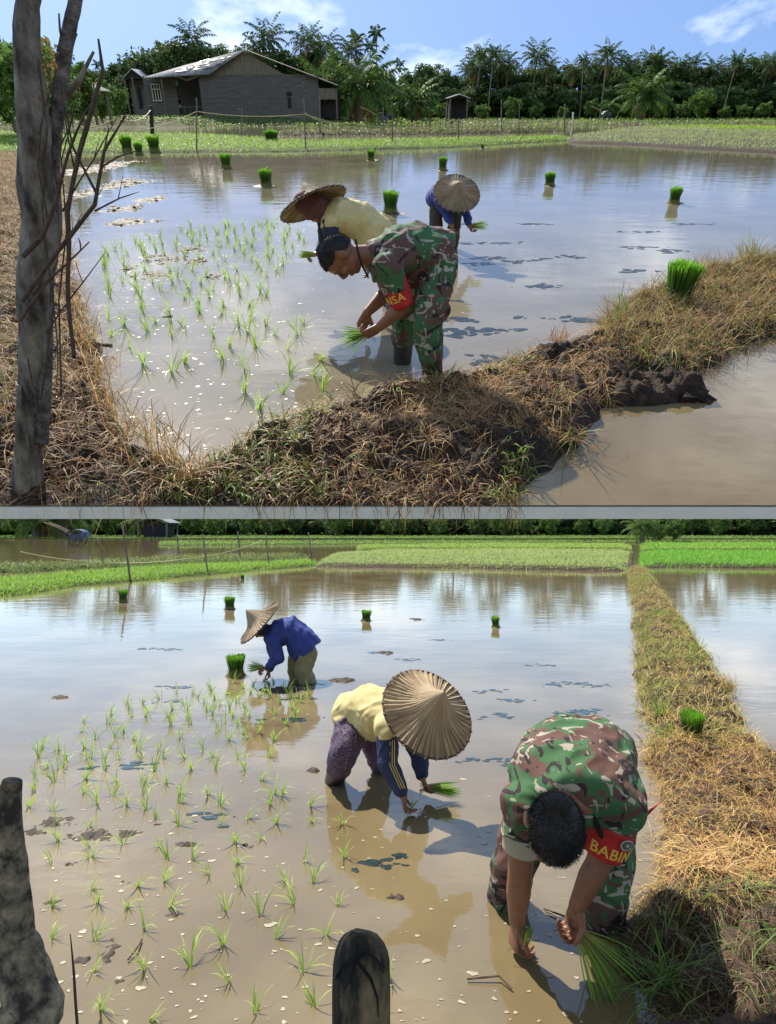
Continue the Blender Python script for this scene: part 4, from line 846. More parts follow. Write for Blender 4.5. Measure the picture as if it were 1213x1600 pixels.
near2 = [(990, 1180), (1250, 1180), (1600, 1300), (1420, 1460), (1000, 1480), (1010, 1300)]
grass('dry_grass', bank2(near2, 24000, 85), (.04, .19), (.002, .005), GOLD+DRY, 'broken brown and golden straw beside the soldier on the near bund', seed=86, mt=M_dry, bend=(.5, 2.6), lean=(.2, 1.4))
st = [(1060, 1350), (1180, 1340), (1250, 1420), (1080, 1420)]
grass('straw', bank2(st, 900, 87), (.10, .26), (.004, .008), [(.55, .36, .14), (.6, .42, .2), (.45, .25, .1)], 'loose heap of bright orange straw on the near bund', cat='straw', seed=88, mt=M_dry, bend=(.3, 1.4), lean=(.6, 1.5))
dk = [(975, 1440), (1250, 1420), (1250, 1640), (960, 1640)]
grass('green_weeds', bank2(dk, 420, 89), (.08, .24), (.003, .006), [(.08, .16, .03), (.14, .24, .05), (.2, .26, .08)], 'long dark green grass over the black mud in the bottom right corner', cat='weeds', seed=90, lean=(.3, 1.3))
grass('dry_grass', bank2(dk, 6000, 91), (.04, .14), (.002, .004), [(.10, .07, .04), (.16, .11, .06), (.28, .22, .12)], 'matted dark roots over the black mud in the bottom right corner', seed=92, mt=M_dry, bend=(.5, 2.6), lean=(.4, 1.5))
clods([(1060, 1500, .13, 'large black mud clod in the bottom right corner'), (1010, 1520, .07, 'dark clod at the water edge of the bottom right corner'), (1130, 1470, .12, 'dark mud clod below the orange straw'), (1090, 1250, .10, 'brown earth clod on the near bund below the seedling bundle'), (1140, 1300, .09, 'brown earth clod above the orange straw')], 'x')
pp = []; 
def tuft2(px, row, n, h, label, cols, seed, r=.07, lean=(0, .6), z=.08):
    p = G(px, row); R = np.random.default_rng(seed+900); a = R.normal(size=(n, 2))*r*.5; B = np.column_stack([p.x+a[:, 0], p.y+a[:, 1], np.full(n, p.z+z)])
    return grass('grass_tuft', B, (h*.5, h), (.003, .007), cols, label, cat='grass tuft', seed=seed, lean=lean, kind=None, bend=(.1, 1.0))
tuft2(1140, 1090, 70, .26, 'brown grass tuft at the right rim of the straight bund', GOLD, 11)
tuft2(1030, 1130, 60, .24, 'yellow green tuft left of the seedling bundle on the bund', OLV+GRN, 12)
tuft2(1010, 1010, 60, .28, 'yellow green tuft at the left rim of the straight bund', OLV+GRN, 13)
tuft2(1045, 1175, 60, .22, 'bright green tuft in front of the seedling bundle on the bund', GRN+OLV, 14)
tuft2(1040, 1570, 60, .24, 'dark green blades at the bottom of the black mud', [(.10, .2, .03), (.16, .28, .05)], 15, lean=(.3, 1.2))
# floating things
pts = inpoly_px([(60, 1150), (300, 1080), (560, 1120), (1000, 1130), (1010, 1500), (960, 1600), (40, 1600)], 420, 52)
blobs('foam', pts, rng.uniform(.0015, .010, 420)*(1+.8*(rng.random(420) < .12))*.85, M_foam, 'white foam flecks floating on the near water of the lower paddy', 'foam', asp=(1, 1.8), seed=8, hh=.07)
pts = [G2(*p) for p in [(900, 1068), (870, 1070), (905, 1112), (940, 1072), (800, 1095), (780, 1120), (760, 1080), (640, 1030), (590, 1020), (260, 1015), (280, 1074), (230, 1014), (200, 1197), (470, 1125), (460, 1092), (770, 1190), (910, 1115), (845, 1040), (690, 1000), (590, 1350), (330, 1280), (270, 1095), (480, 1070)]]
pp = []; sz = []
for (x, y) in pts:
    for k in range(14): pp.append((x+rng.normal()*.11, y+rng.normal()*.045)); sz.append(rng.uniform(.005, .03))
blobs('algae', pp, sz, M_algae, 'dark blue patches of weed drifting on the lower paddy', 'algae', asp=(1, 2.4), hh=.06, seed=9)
mudflat('mud', [(90, 1285, 36, 10), (140, 1305, 40, 11), (205, 1302, 26, 7), (60, 1300, 24, 8), (200, 1380, 20, 5), (168, 1488, 16, 22), (270, 1430, 20, 6), (385, 1322, 16, 6), (80, 1410, 18, 6), (620, 1403, 20, 6), (185, 1535, 14, 8), (290, 1320, 24, 4), (110, 1350, 26, 5), (130, 1500, 22, 8)], .0085, 'black mud crumbs breaking the near water of the lower paddy', 5, .45)
mudflat('mud', [(490, 1205, 12, 3), (535, 1064, 22, 4), (430, 1078, 44, 5), (90, 1090, 16, 2.5), (600, 1020, 20, 3), (655, 968, 14, 2)], .018, 'dark mud around the feet of the workers in the lower paddy', 9, .44)
# debris twigs
for i, (a, b, c_, lb) in enumerate([((730, 1530), (780, 1525), (800, 1545), 'thin curved black root floating left of the loose seedlings'), ((200, 1500), (215, 1480), (222, 1468), 'short dark stick poking from the water near the leaning trunk'), ((850, 1420), (905, 1440), (950, 1450), 'thin dark stick in the water below the arms of the soldier')]):
    m = MB(); m.tube([G(*a, .01), G(*b, .02), G(*c_, .01)], .004, 5); reg(m.build('twig', M_twig), lb, 'twig')
# seedlings
SD2 = [(40, 1180), (180, 1100), (330, 1068), (420, 1062), (500, 1085), (440, 1150), (420, 1230), (600, 1290), (740, 1390), (740, 1500), (650, 1600), (40, 1600)]
P = pixpoly(SD2); n2 = 0; ex = [tuple(G2(*q)) for q in [(480, 1180), (700, 1180), (790, 1330), (560, 1290)]]
for i, x in enumerate(np.arange(-6, 2, .19)):
    for j, y in enumerate(np.arange(1.5, 9, .21)):
        X = x+.08*(j % 2)+rng.normal()*.028+(y-3)*-.03; Y = y+rng.normal()*.03
        if poly_sd(P, np.array([X]), np.array([Y]))[0] > 0 and rng.random() < .80 and n2 < 172:
            seedling((X, Y, 0), (.85+.3*rng.random())*(1.0 if Y > 4 else .78), 'planted rice seedling standing in the water of the lower paddy', 'rice seedlings planted in the lower paddy', i*7+j*3, rng.uniform(0, 6.28)); n2 += 1
print('seedlings lower', n2)
for i, (px, row, h, lb) in enumerate([(192, 941, 20, 'seedling bundle leftmost in the lower scene'), (359, 952, 21, 'seedling bundle left of the pale hat of the blue worker'), (379, 905, 8, 'tiny seedling bundle at the far edge of the lower scene'), (572, 970, 19, 'seedling bundle on a mud heap right of the blue worker'), (775, 980, 18, 'seedling bundle on a mud heap furthest right in the open water'), (369, 1056, 36, 'large seedling bundle in front of the hands of the blue worker')]):
    p = G(px, row); bundle(p, hpx(p, h), lb, i=i, mudr=.12 if i != 5 else 0)
p = G(1082, 1182); p.z = .11; bundle(p, hpx(p, 52), 'bright square topped bundle of seedlings on the straight golden bund', i=1, mudr=0)
# sticks and stake
def post2(pxb, rowb, pxt, rowt, r, label):
    b = G(pxb, rowb); t = J(pxt, rowt, b.y); b.z = -.1; stick('fence_post', b, t, r, label, group='thin stick posts at the upper left of the lower scene', wob=.006); return t
q = []
for a in [(163, 886, 155, 838, .03, 'leaning stick post right of the hand tractor in the lower scene'), (205, 908, 191, 820, .035, 'long stick post leaning left, second from the left'), (280, 872, 277, 834, .04, 'short stick post between two leaning long ones'), (325, 897, 317, 835, .03, 'leaning stick post in the middle of the nursery strip'), (376, 878, 372, 830, .04, 'stick post behind the weedy bund'), (421, 886, 415, 832, .03, 'leaning stick post near the right end of the strip'), (489, 882, 482, 832, .03, 'stick post at the corner of the yellow green rice field')]: q.append(post2(*a))
rope([J(32, 862, q[0].y), J(163, 878, q[0].y), J(300, 872, q[3].y), J(410, 845, q[5].y)], .1, .014, 'thin pale rope strung between the stick posts of the lower scene', M_rope)
b = G(988, 886); stick('boundary_post', b, J(990, 862, b.y), .035, 'short dark post at the far end of the straight bund', 'post', mt=M_post)
ysk = 1.15
st_ = empty('wooden_stake', J(564, 1600, ysk), 'dark cracked wooden stake with a rounded top standing close at the bottom edge', 'stake')
R_ = .051; tp = J(564, 1456, ysk); m = MB(); n = 28; vs = []; fs = []; zs = [0, .08, .3, .6, .8, .90, .945, .965, .980, .992, 1.0]; bz = 0.0
prof = [1.05, 1.05, 1.03, 1.0, 1.0, 1.0, .97, .90, .78, .60, .34]
for k, (z, pr) in enumerate(zip(zs, prof)):
    for j in range(n):
        a = 6.283*j/n; w_ = R_*pr*(1+.05*math.sin(a*3+1)+.03*math.sin(a*9+z*5)+.05*noise.noise((math.cos(a)*3, math.sin(a)*3, z*9))+.03*noise.noise((math.cos(a)*9, math.sin(a)*9, z*4)))
        vs.append((tp.x+w_*math.cos(a), tp.y+w_*math.sin(a)*.8, tp.z*z-((.006*math.cos(a-1.2)+.006*noise.noise((math.cos(a)*4, math.sin(a)*4, 7))) if pr < .92 else 0)))
for k in range(len(zs)-1):
    for j in range(n): fs.append((k*n+j, k*n+(j+1) % n, (k+1)*n+(j+1) % n, (k+1)*n+j))
fs.append(tuple((len(zs)-1)*n+j for j in range(n))); m.add(vs, fs)
m.build('shaft', mat('charred_wood', (.010, .010, .010), .8, (.30, .22, .12), 16, bump=1, bscale=40, bdist=.8, stretch=(1, 1, .35), ramp=(.45, .72), detail=9), st_, smooth=True)
cr_ = mat('crack', (.004, .004, .004), 1)
for pts in ([(560, 1475), (556, 1500), (548, 1530), (530, 1560)], [(556, 1500), (575, 1490), (590, 1500), (600, 1520)], [(556, 1500), (580, 1530), (590, 1560), (592, 1590)], [(548, 1530), (560, 1560), (556, 1595)], [(556, 1500), (535, 1510), (525, 1530)]):
    m = MB(); m.tube([J(px, r_, ysk-.0405*math.sqrt(max(.05, 1-((px-564)/48)**2))) for px, r_ in pts], [.003, .0025, .002, .001][:len(pts)], 4); m.build('crack', cr_, st_)
yl = 1.35
lt = empty('tree_trunk', J(40, 1600, yl), 'dark mottled tree trunk bending into the bottom left corner', 'tree')
m, _ = trunk('', [(-30, 1700, yl-.1), (50, 1590, yl-.05), (20, 1470, yl), (22, 1380, yl+.02), (20, 1290, yl+.03), (18, 1240, yl+.04), (22, 1218, yl+.04)], [.085, .060, .038, .030, .025, .022, .018], '')
M_trunk2 = mat('dark_trunk', (.03, .026, .022), .85, (.38, .31, .22), 20, bump=1, bscale=30, bdist=1.2, detail=10, ramp=(.42, .68)); m.build('trunk', M_trunk2, lt, smooth=True)
m, _ = trunk('', [(120, 1640, yl+.1), (112, 1520, yl+.1), (106, 1460, yl+.1)], [.004, .003, .001], '', n=6); m.build('side_twig', M_twig, lt)
# ================================================================ people
def ev_mesh(me, vox, it, name):
    o = bpy.data.objects.new('temp', me); C.objects.link(o)
    a = o.modifiers.new('r', 'REMESH'); a.mode = 'VOXEL'; a.voxel_size = vox
    b = o.modifiers.new('s', 'SMOOTH'); b.iterations = it; b.factor = .5
    dg = bpy.context.evaluated_depsgraph_get(); m2 = bpy.data.meshes.new_from_object(o.evaluated_get(dg)); m2.name = name
    bpy.data.objects.remove(o); bpy.data.meshes.remove(me); m2.materials.clear(); return m2
class Body:
    def __init__(s): s.bm = bmesh.new()
    def ball(s, c, r, ax=None):          # ax = (x axis, y axis, z axis) with radii r
        c = Vector(c); M = Matrix.Identity(3) if ax is None else Matrix([a.normalized() for a in ax]).transposed()
        rr = Vector(r) if hasattr(r, '__len__') else Vector((r, r, r))
        MM = Matrix.Translation(c) @ M.to_4x4() @ Matrix.Diagonal((*rr, 1)); bmesh.ops.create_icosphere(s.bm, subdivisions=3, radius=1, matrix=MM)
    def chain(s, pts, n=16):
        pts = [(Vector(p), r) for p, r in pts]
        for p, r in pts: s.ball(p, r)
        for (a, ra), (b, rb) in zip(pts[:-1], pts[1:]):
            s.etube([(a, None, ra, ra), (b, None, rb, rb)], n)
    def etube(s, secs, n=22):
        rings = []; N = len(secs)
        for i, (c, lat, a, b) in enumerate(secs):
            t = (secs[min(i+1, N-1)][0]-secs[max(i-1, 0)][0]).normalized()
            l_ = lat if lat is not None else t.orthogonal() if i == 0 else lastl
            l_ = (l_-t*l_.dot(t)).normalized(); lastl = l_; q = t.cross(l_)
            rings.append([s.bm.verts.new(c+l_*math.cos(2*math.pi*j/n)*a+q*math.sin(2*math.pi*j/n)*b) for j in range(n)])
        for r0, r1 in zip(rings[:-1], rings[1:]):
            for j in range(n): s.bm.faces.new((r0[j], r0[(j+1) % n], r1[(j+1) % n], r1[j]))
        s.bm.faces.new(rings[0][::-1]); s.bm.faces.new(rings[-1])
    def out(s, name, vox, it=4):
        bmesh.ops.recalc_face_normals(s.bm, faces=s.bm.faces); me = bpy.data.meshes.new(name); s.bm.to_mesh(me); s.bm.free(); return ev_mesh(me, vox, it, name)
def wrinkle(me, amp, f, st=(1, 1, 1), seed=0, dirs=None):
    n = len(me.vertices); co = np.zeros(n*3, np.float32); me.vertices.foreach_get('co', co); co = co.reshape(-1, 3)
    no = np.zeros(n*3, np.float32); me.vertices.foreach_get('normal', no); no = no.reshape(-1, 3); d = np.zeros(n)
    for i in range(n):
        x, y, z = co[i]; p = Vector((x*st[0]*f+seed, y*st[1]*f, z*st[2]*f)); p += noise.noise_vector(p*.6)*.7
        d[i] = (1-abs(noise.noise(p))*2.2)+.5*noise.noise(p*2.3)-.4
    co += no*(d*amp)[:, None]; me.vertices.foreach_set('co', co.ravel().astype(np.float32)); me.update()
def hand(B, wr, d, pn, thumb, curl=.5, s=1.0, spread=.12):
    d = Vector(d).normalized(); pn = Vector(pn); pn = (pn-d*pn.dot(d)).normalized(); sd_ = d.cross(pn)*thumb   # sd_ towards the thumb
    L_ = .092*s
    B.etube([(wr-d*.01, sd_, .027*s, .019*s), (wr+d*.03*s, sd_, .036*s, .016*s), (wr+d*.065*s, sd_, .042*s, .015*s), (wr+d*L_, sd_, .040*s, .012*s)])
    for k, (off, ln) in enumerate(((.030, .076), (.010, .084), (-.011, .078), (-.031, .060))):
        b = wr+d*(L_-.012)*1+sd_*off*s; dirf = (d+sd_*spread*(off*20)).normalized(); p = b; pts = [(p, .0092*s)]; ang = .15
        for seg, fr in enumerate((.45, .32, .25)):
            ang += curl*(.9, .95, .6)[seg]*(1+.12*k); v = dirf*math.cos(ang)+pn*math.sin(ang); p = p+v*ln*fr*s; pts.append((p, (.0086, .0078, .0066)[seg]*s))
        B.chain(pts, 10)
    p = wr+d*.022*s+sd_*.026*s; v = (d*.62+sd_*.65+pn*.35).normalized(); p1 = p+v*.038*s; v2 = (d*.85+sd_*.12+pn*.5).normalized(); p2 = p1+v2*.032*s; p3 = p2+(d*.9+pn*.5-sd_*.15).normalized()*.024*s
    B.chain([(p, .0145*s), (p1, .0115*s), (p2, .0098*s), (p3, .008*s)], 10)
def head(B, c, up, fw, s=1.0):
    up = up.normalized(); fw = (fw-up*fw.dot(up)).normalized(); lt = up.cross(fw); ax = (lt, fw, up)
    B.ball(c+up*.018*s, (.076*s, .096*s, .092*s), ax); B.ball(c+fw*.028*s-up*.055*s, (.058*s, .064*s, .060*s), ax); B.ball(c+fw*.058*s-up*.088*s, (.028*s, .026*s, .022*s), ax)
    B.ball(c+fw*.082*s+up*.022*s, (.050*s, .018*s, .014*s), ax)
    B.chain([(c+fw*.088*s+up*.008*s, .008*s), (c+fw*.108*s-up*.022*s, .012*s), (c+fw*.098*s-up*.034*s, .013*s)], 10)
    for q in (-1, 1):
        B.ball(c+fw*.096*s-up*.034*s+lt*q*.012*s, .009*s); B.ball(c+fw*.068*s-up*.028*s+lt*q*.038*s, (.024*s, .022*s, .022*s), ax)
        e = c+lt*q*.078*s-fw*.004*s-up*.008*s; B.ball(e, (.009*s, .019*s, .030*s), (lt+fw*-.5*q*q*0-fw*.35, fw, up)); B.ball(e+lt*q*.006*s-fw*.004*s, (.006*s, .020*s, .032*s), ax)
    B.ball(c+fw*.088*s-up*.060*s, (.024*s, .010*s, .006*s), ax); B.ball(c+fw*.086*s-up*.070*s, (.020*s, .010*s, .007*s), ax)
    return lt, fw, up
def hair(c, ax, s, parent, mt, seed=1):
    lt, fw, up = ax; bm = bmesh.new(); M = Matrix([lt, fw, up]).transposed().to_4x4()
    bmesh.ops.create_icosphere(bm, subdivisions=5, radius=1)
    kill = []
    for v in bm.verts:
        x, y, z = v.co; low = -.05-.42*max(0, -y)+.62*max(0, y)+.08*noise.noise(v.co*5)
        if abs(x) > .8 and y > -.25: low = max(low, .12)
        if z < low-.35*(y < -.2): kill.append(v)
    bmesh.ops.delete(bm, geom=kill, context='VERTS'); pts = []
    for v in bm.verts:
        k = 1+.005*noise.noise(v.co*6); q = Vector((v.co.x*.0775*s, v.co.y*.0975*s, v.co.z*.0935*s))*k; v.co = (M @ q)+c+up*.018*s; pts.append((v.co.copy(), (M @ q).normalized()))
    me = bpy.data.meshes.new('hair'); bm.to_mesh(me); bm.free()
    r = np.random.default_rng(seed); V = []; Q = []
    for i in r.integers(0, len(pts), 9000):
        p, nrm = pts[i]; p = p+Vector(r.normal(size=3)*.003*s); d = (nrm+Vector(r.normal(size=3))*.35).normalized(); w_ = d.orthogonal().normalized()*.0009*s; k = len(V)
        V += [p-w_, p+w_, p+d*.0055*s+w_*.3, p+d*.0055*s-w_*.3]; Q.append((k, k+1, k+2, k+3))
    bm = bmesh.new(); bm.from_mesh(me); vs = [bm.verts.new(v) for v in V]
    for q in Q: bm.faces.new([vs[j] for j in q])
    bm.to_mesh(me); bm.free(); return link('hair', me, mt, parent, smooth=True)
def skin_mat(name, c):
    m = mat(name, c, .48, tuple(x*1.25 for x in c), 30, spec=.4); b = m.node_tree.nodes['Principled BSDF']; b.inputs['Subsurface Weight'].default_value = .0; return m
M_skin = skin_mat('brown_skin', (.20, .085, .048)); M_hair = mat('short_black_hair', (.010, .009, .011), .55, (.03, .028, .03), 90, spec=.4)
def camo():
    m = bpy.data.materials.new('camouflage_cloth'); m.use_nodes = True; t = m.node_tree; b = t.nodes['Principled BSDF']; l = t.links.new; b.inputs['Roughness'].default_value = .85; b.inputs['Specular IOR Level'].default_value = .25
    tc = t.nodes.new('ShaderNodeTexCoord'); cur = None
    def layer(sc, off, lo, hi, colr, st=(1, 1, 1), dist=1.2, det=2.5):
        nonlocal cur
        mp = t.nodes.new('ShaderNodeMapping'); mp.inputs['Location'].default_value = off; mp.inputs['Scale'].default_value = st
        n = t.nodes.new('ShaderNodeTexNoise'); n.inputs['Scale'].default_value = sc; n.inputs['Detail'].default_value = det; n.inputs['Distortion'].default_value = dist; n.inputs['Roughness'].default_value = .45
        r = t.nodes.new('ShaderNodeValToRGB'); r.color_ramp.interpolation = 'CONSTANT'; e = r.color_ramp.elements; e[0].color = (0, 0, 0, 1); e[1].position = lo; e[1].color = (1, 1, 1, 1)
        if hi < 1: q = e.new(hi); q.color = (0, 0, 0, 1)
        l(tc.outputs['Object'], mp.inputs[0]); l(mp.outputs[0], n.inputs['Vector']); l(n.outputs['Fac'], r.inputs[0])
        x = t.nodes.new('ShaderNodeMix'); x.data_type = 'RGBA'; l(r.outputs[0], x.inputs['Factor'])
        if cur is None: x.inputs['A'].default_value = (.05, .125, .055, 1)
        else: l(cur, x.inputs['A'])
        x.inputs['B'].default_value = (*colr, 1); cur = x.outputs['Result']
    layer(5.6, (0, 0, 0), .50, 1, (.115, .062, .052), (1, 1, 1.6), .9, 3); layer(6.5, (7, 3, 2), .60, 1, (.030, .022, .028), (1.6, 1, 1.3), 1.6, 3); layer(9.0, (1, 8, 3), .625, 1, (.33, .30, .25), (1, 1.3, 2.2), 1.2, 2); layer(12.0, (4, 2, 6), .66, 1, (.33, .30, .25), (2.2, 1.3, .8), 1.0, 2)
    layer(40, (0, 0, 0), .62, 1, (.05, .09, .045)) if False else None
    l(cur, b.inputs['Base Color']); return m
M_camo = camo(); M_boot = mat('muddy_rubber', (.015, .015, .016), .35, (.05, .045, .04), 12, spec=.5)
V_ = Vector
def arm(B, sh, el, wr, r=(.052, .043, .038, .030)):
    B.chain([(sh, r[0]), (sh.lerp(el, .5), r[0]*.95), (el, r[1]), (el.lerp(wr, .35), r[2]*1.12), (wr, r[3])])
def make_person(name_label, base, D, group=None):
    """D: joints and garments"""
    for q in ('anL', 'anR'):
        if q not in D.get('dry', ()): D[q] = D[q].copy(); D[q].z = -.05
    k = D.get('k', 1.0); root = empty('person', base, name_label, 'person', group)
    pe, ch, nk, hc = D['pelvis'], D['chest'], D['neck'], D['head']; lat_p, lat_c = D['latp'].normalized(), D['latc'].normalized()
    W, T = D.get('w', .17)*k, D.get('t', .115)*k
    mid = D.get('mid', pe.lerp(ch, .5)+V_((0, 0, .03)))
    B = Body(); B.etube([(pe-(mid-pe)*.35, lat_p, W*.7, T*.8), (pe, lat_p, W, T*1.05), (mid, (lat_p+lat_c), W*.92, T), (ch, lat_c, W*1.08, T), (ch.lerp(nk, .6), lat_c, W*.75, T*.6), (nk, lat_c, .055*k, .055*k)])
    B.chain([(nk, .06*k), (nk.lerp(hc, .55), .054*k), (hc, .05*k)]); hs = D.get('hs', 1.0)*k; ax = head(B, hc, D['hup'], D['hfw'], hs)
    for q in ('L', 'R'):
        sh, el, wr = D['sh'+q], D['el'+q], D['wr'+q]; arm(B, sh, el, wr, tuple(x*D.get('armk', k) for x in (.054, .043, .040, .029)))
        B.chain([(ch.lerp(nk, .3), .07*k), (sh, .056*k)]); hd, pn, th_, cu = D['hand'+q]; hand(B, wr, hd, pn, th_, cu, D.get('handk', k))
        hp, kn, an = D['hp'+q], D['kn'+q], D['an'+q]; B.chain([(hp, .085*k), (kn, .056*k), (kn.lerp(an, .4), .052*k), (an, .036*k)]); B.chain([(an, .035*k), (an+D.get('foot', V_((-.12, -.05, -.04))), .03*k)])
    body = link('body', B.out('body', D.get('vox', .005), 3), M_skin, root, smooth=True)
    # trousers
    B = Body(); e = D.get('ease', .018)*k; wp = D.get('legr', .1)*k
    B.etube([(pe-(mid-pe)*.38, lat_p, W*.75, T*.9), (pe, lat_p, W+e, T*1.05+e), (pe.lerp(mid, .6), lat_p, W*.95+e, T+e)])
    for q in ('L', 'R'):
        hp, kn, an = D['hp'+q], D['kn'+q], D['an'+q]; f = D.get('cuff', .75); B.chain([(hp, wp), (hp.lerp(kn, .5), wp*.95), (kn, wp*.82), (kn.lerp(an, f*.6), wp*.82), (kn.lerp(an, f), wp*.74)])
        if D.get('pocket'): c_ = hp.lerp(kn, .72)+D['pocket']*wp*.75; B.ball(c_, (.07*k, .05*k, .075*k))
    me = B.out('trousers', D.get('voxc', .0065), 5); wrinkle(me, .013*k, 9, (1, 1, .8), 3); link('trousers', me, D['trousers'], root, smooth=True)
    for q in ('L', 'R'):
        if D.get('boots'):
            kn, an = D['kn'+q], D['an'+q]; B = Body(); B.chain([(kn.lerp(an, D.get('cuff', .75)-.12), wp*.70), (kn.lerp(an, .85), wp*.62), (an, .05*k)]); B.chain([(an, .045*k), (an+D.get('foot', V_((-.12, -.05, -.04))), .038*k)]); me = B.out('boot', .008, 3); link('boot', me, D['boots'], root, smooth=True)
    # shirt
    B = Body(); low = D.get('hem', .55); ss = D.get('sleeve', .75); e2 = D.get('ease2', .022)*k
    B.etube([(pe.lerp(mid, -low*.3), lat_p, W+e2+.015, T*1.1+e2+.012), (pe.lerp(mid, .3), lat_p, W+e2+.01, T*1.08+e2+.01), (mid, lat_p+lat_c, W*.98+e2, T*1.04+e2), (ch, lat_c, W*1.12+e2, T*1.02+e2), (ch.lerp(nk, .5), lat_c, W*.95+e2*.5, T*.75+e2*.5), (ch.lerp(nk, .92), lat_c, .075*k, .07*k)])
    if 'belly' in D: c_, r_ = D['belly']; B.ball(c_, r_)
    for q in ('L', 'R'):
        sh, el, wr = D['sh'+q], D['el'+q], D['wr'+q]; sr = D.get('slr', .078)*k; B.chain([(ch.lerp(sh, .45)+V_((0, 0, .0)), .10*k), (sh, sr*1.12)])
        if ss <= 1: B.etube([(sh, None, sr*1.1, sr*1.1), (sh.lerp(el, ss*.5), None, sr*.98, sr*.98), (sh.lerp(el, ss), None, sr*.93, sr*.93)])
        else: B.chain([(sh, sr), (el, sr*.78), (el.lerp(wr, min(1, ss-1)), sr*.58)])
    me = B.out('shirt', D.get('voxc', .0065), 4); wrinkle(me, D.get('wr', .013)*k, D.get('wf', 7), D.get('wst', (1, 1, 1)), 5); link('shirt', me, D['shirt'], root, smooth=True)
    if D.get('hair', True): hair(hc, ax, hs, root, M_hair)
    lt, fw, up = ax
    if D.get('eyes', True):
        for q in (-1, 1):
            bm = bmesh.new(); bmesh.ops.create_icosphere(bm, subdivisions=2, radius=.0125*hs, matrix=Matrix.Translation(hc+fw*.079*hs+up*.002*hs+lt*q*.031*hs)); me = bpy.data.meshes.new('eye'); bm.to_mesh(me); bm.free(); link('eye', me, mat('eye', (.10, .08, .07), .15), root, smooth=True)
    return root, ax
def sleeve_tube(name, a, b, ra, rb, mt, root, skirt=0, n=40):
    t = (b-a).normalized(); l_ = t.orthogonal().normalized(); q = t.cross(l_); vs = []; fs = []
    for i in range(9):
        s = i/8; c = a.lerp(b, s); r = ra*(1-s)+rb*s
        for j in range(n): an = 2*math.pi*j/n; w_ = 1+.03*math.sin(an*3+s*4)+skirt*max(0, math.cos(an-1))*s; vs.append(c+(l_*math.cos(an)+q*math.sin(an))*r*w_)
    for i in range(8):
        for j in range(n): fs.append((i*n+j, i*n+(j+1) % n, (i+1)*n+(j+1) % n, (i+1)*n+j))
    m = MB(); m.add(vs, fs); o = m.build(name, mt, root, smooth=True); md = o.modifiers.new('t', 'SOLIDIFY'); md.thickness = .003; return o
M_red = mat('red_cloth', (.50, .02, .02), .85, (.36, .014, .015), 20); M_gold = mat('gold_print', (.75, .42, .06), .6); M_badge = mat('badge_grey', (.10, .10, .09), .6); M_badge2 = mat('badge_pale', (.5, .5, .42), .6)
def armband(a, b, ra, rb, root, face, text, along0, size, shift, flip=1, badge=None, badge_t=.2):
    """red brassard round the sleeve; the writing runs round the arm, centred on the direction `face`"""
    band = sleeve_tube('armband', a, b, ra, rb, M_red, root)
    t = (b-a).normalized(); L_ = (b-a).length; f = (face-t*face.dot(t)).normalized(); g = t.cross(f)*flip
    cu = bpy.data.curves.new('t', 'FONT'); cu.body = text; cu.size = size; cu.align_x = 'CENTER'; cu.align_y = 'CENTER'; cu.extrude = .0008; cu.offset = size*.018; cu.resolution_u = 3; cu.space_character = 1.05
    o = bpy.data.objects.new('t', cu); C.objects.link(o); dg = bpy.context.evaluated_depsgraph_get(); dg.update(); me = bpy.data.meshes.new_from_object(o.evaluated_get(dg)); bpy.data.objects.remove(o)
    bm = bmesh.new(); bm.from_mesh(me); bmesh.ops.subdivide_edges(bm, edges=[e for e in bm.edges if e.calc_length() > size*.12], cuts=3)
    def wrap(co, s0):
        s = s0-co.y/L_; r = ra*(1-s)+rb*s; an = (co.x+shift)/((ra+rb)/2); return a+t*(s*L_)+(f*math.cos(an)+g*math.sin(an))*(r*1.035+.003+co.z)
    for v in bm.verts: v.co = wrap(v.co, along0)
    bmesh.ops.recalc_face_normals(bm, faces=bm.faces); bm.to_mesh(me); bm.free(); me.materials.clear(); link('lettering', me, M_gold, band)
    if badge is not None:
        for nm, rr_, zz, mt_ in (('badge_rim', .022, .001, M_badge2), ('badge', .018, .002, M_badge), ('badge_star', .009, .003, M_badge2)):
            m = MB(); n = 10 if nm == 'badge_star' else 20; vs = [wrap(V_((badge-shift, 0, zz)), badge_t)]
            for j in range(n): an = 2*math.pi*j/n; r2 = rr_*(1 if nm != 'badge_star' or j % 2 else .45); vs.append(wrap(V_((badge-shift+r2*math.cos(an)*1.25, r2*math.sin(an), zz)), badge_t))
            m.add(vs, [(0, 1+j, 1+(j+1) % n) for j in range(n)]); m.build(nm, mt_, band)
    return band
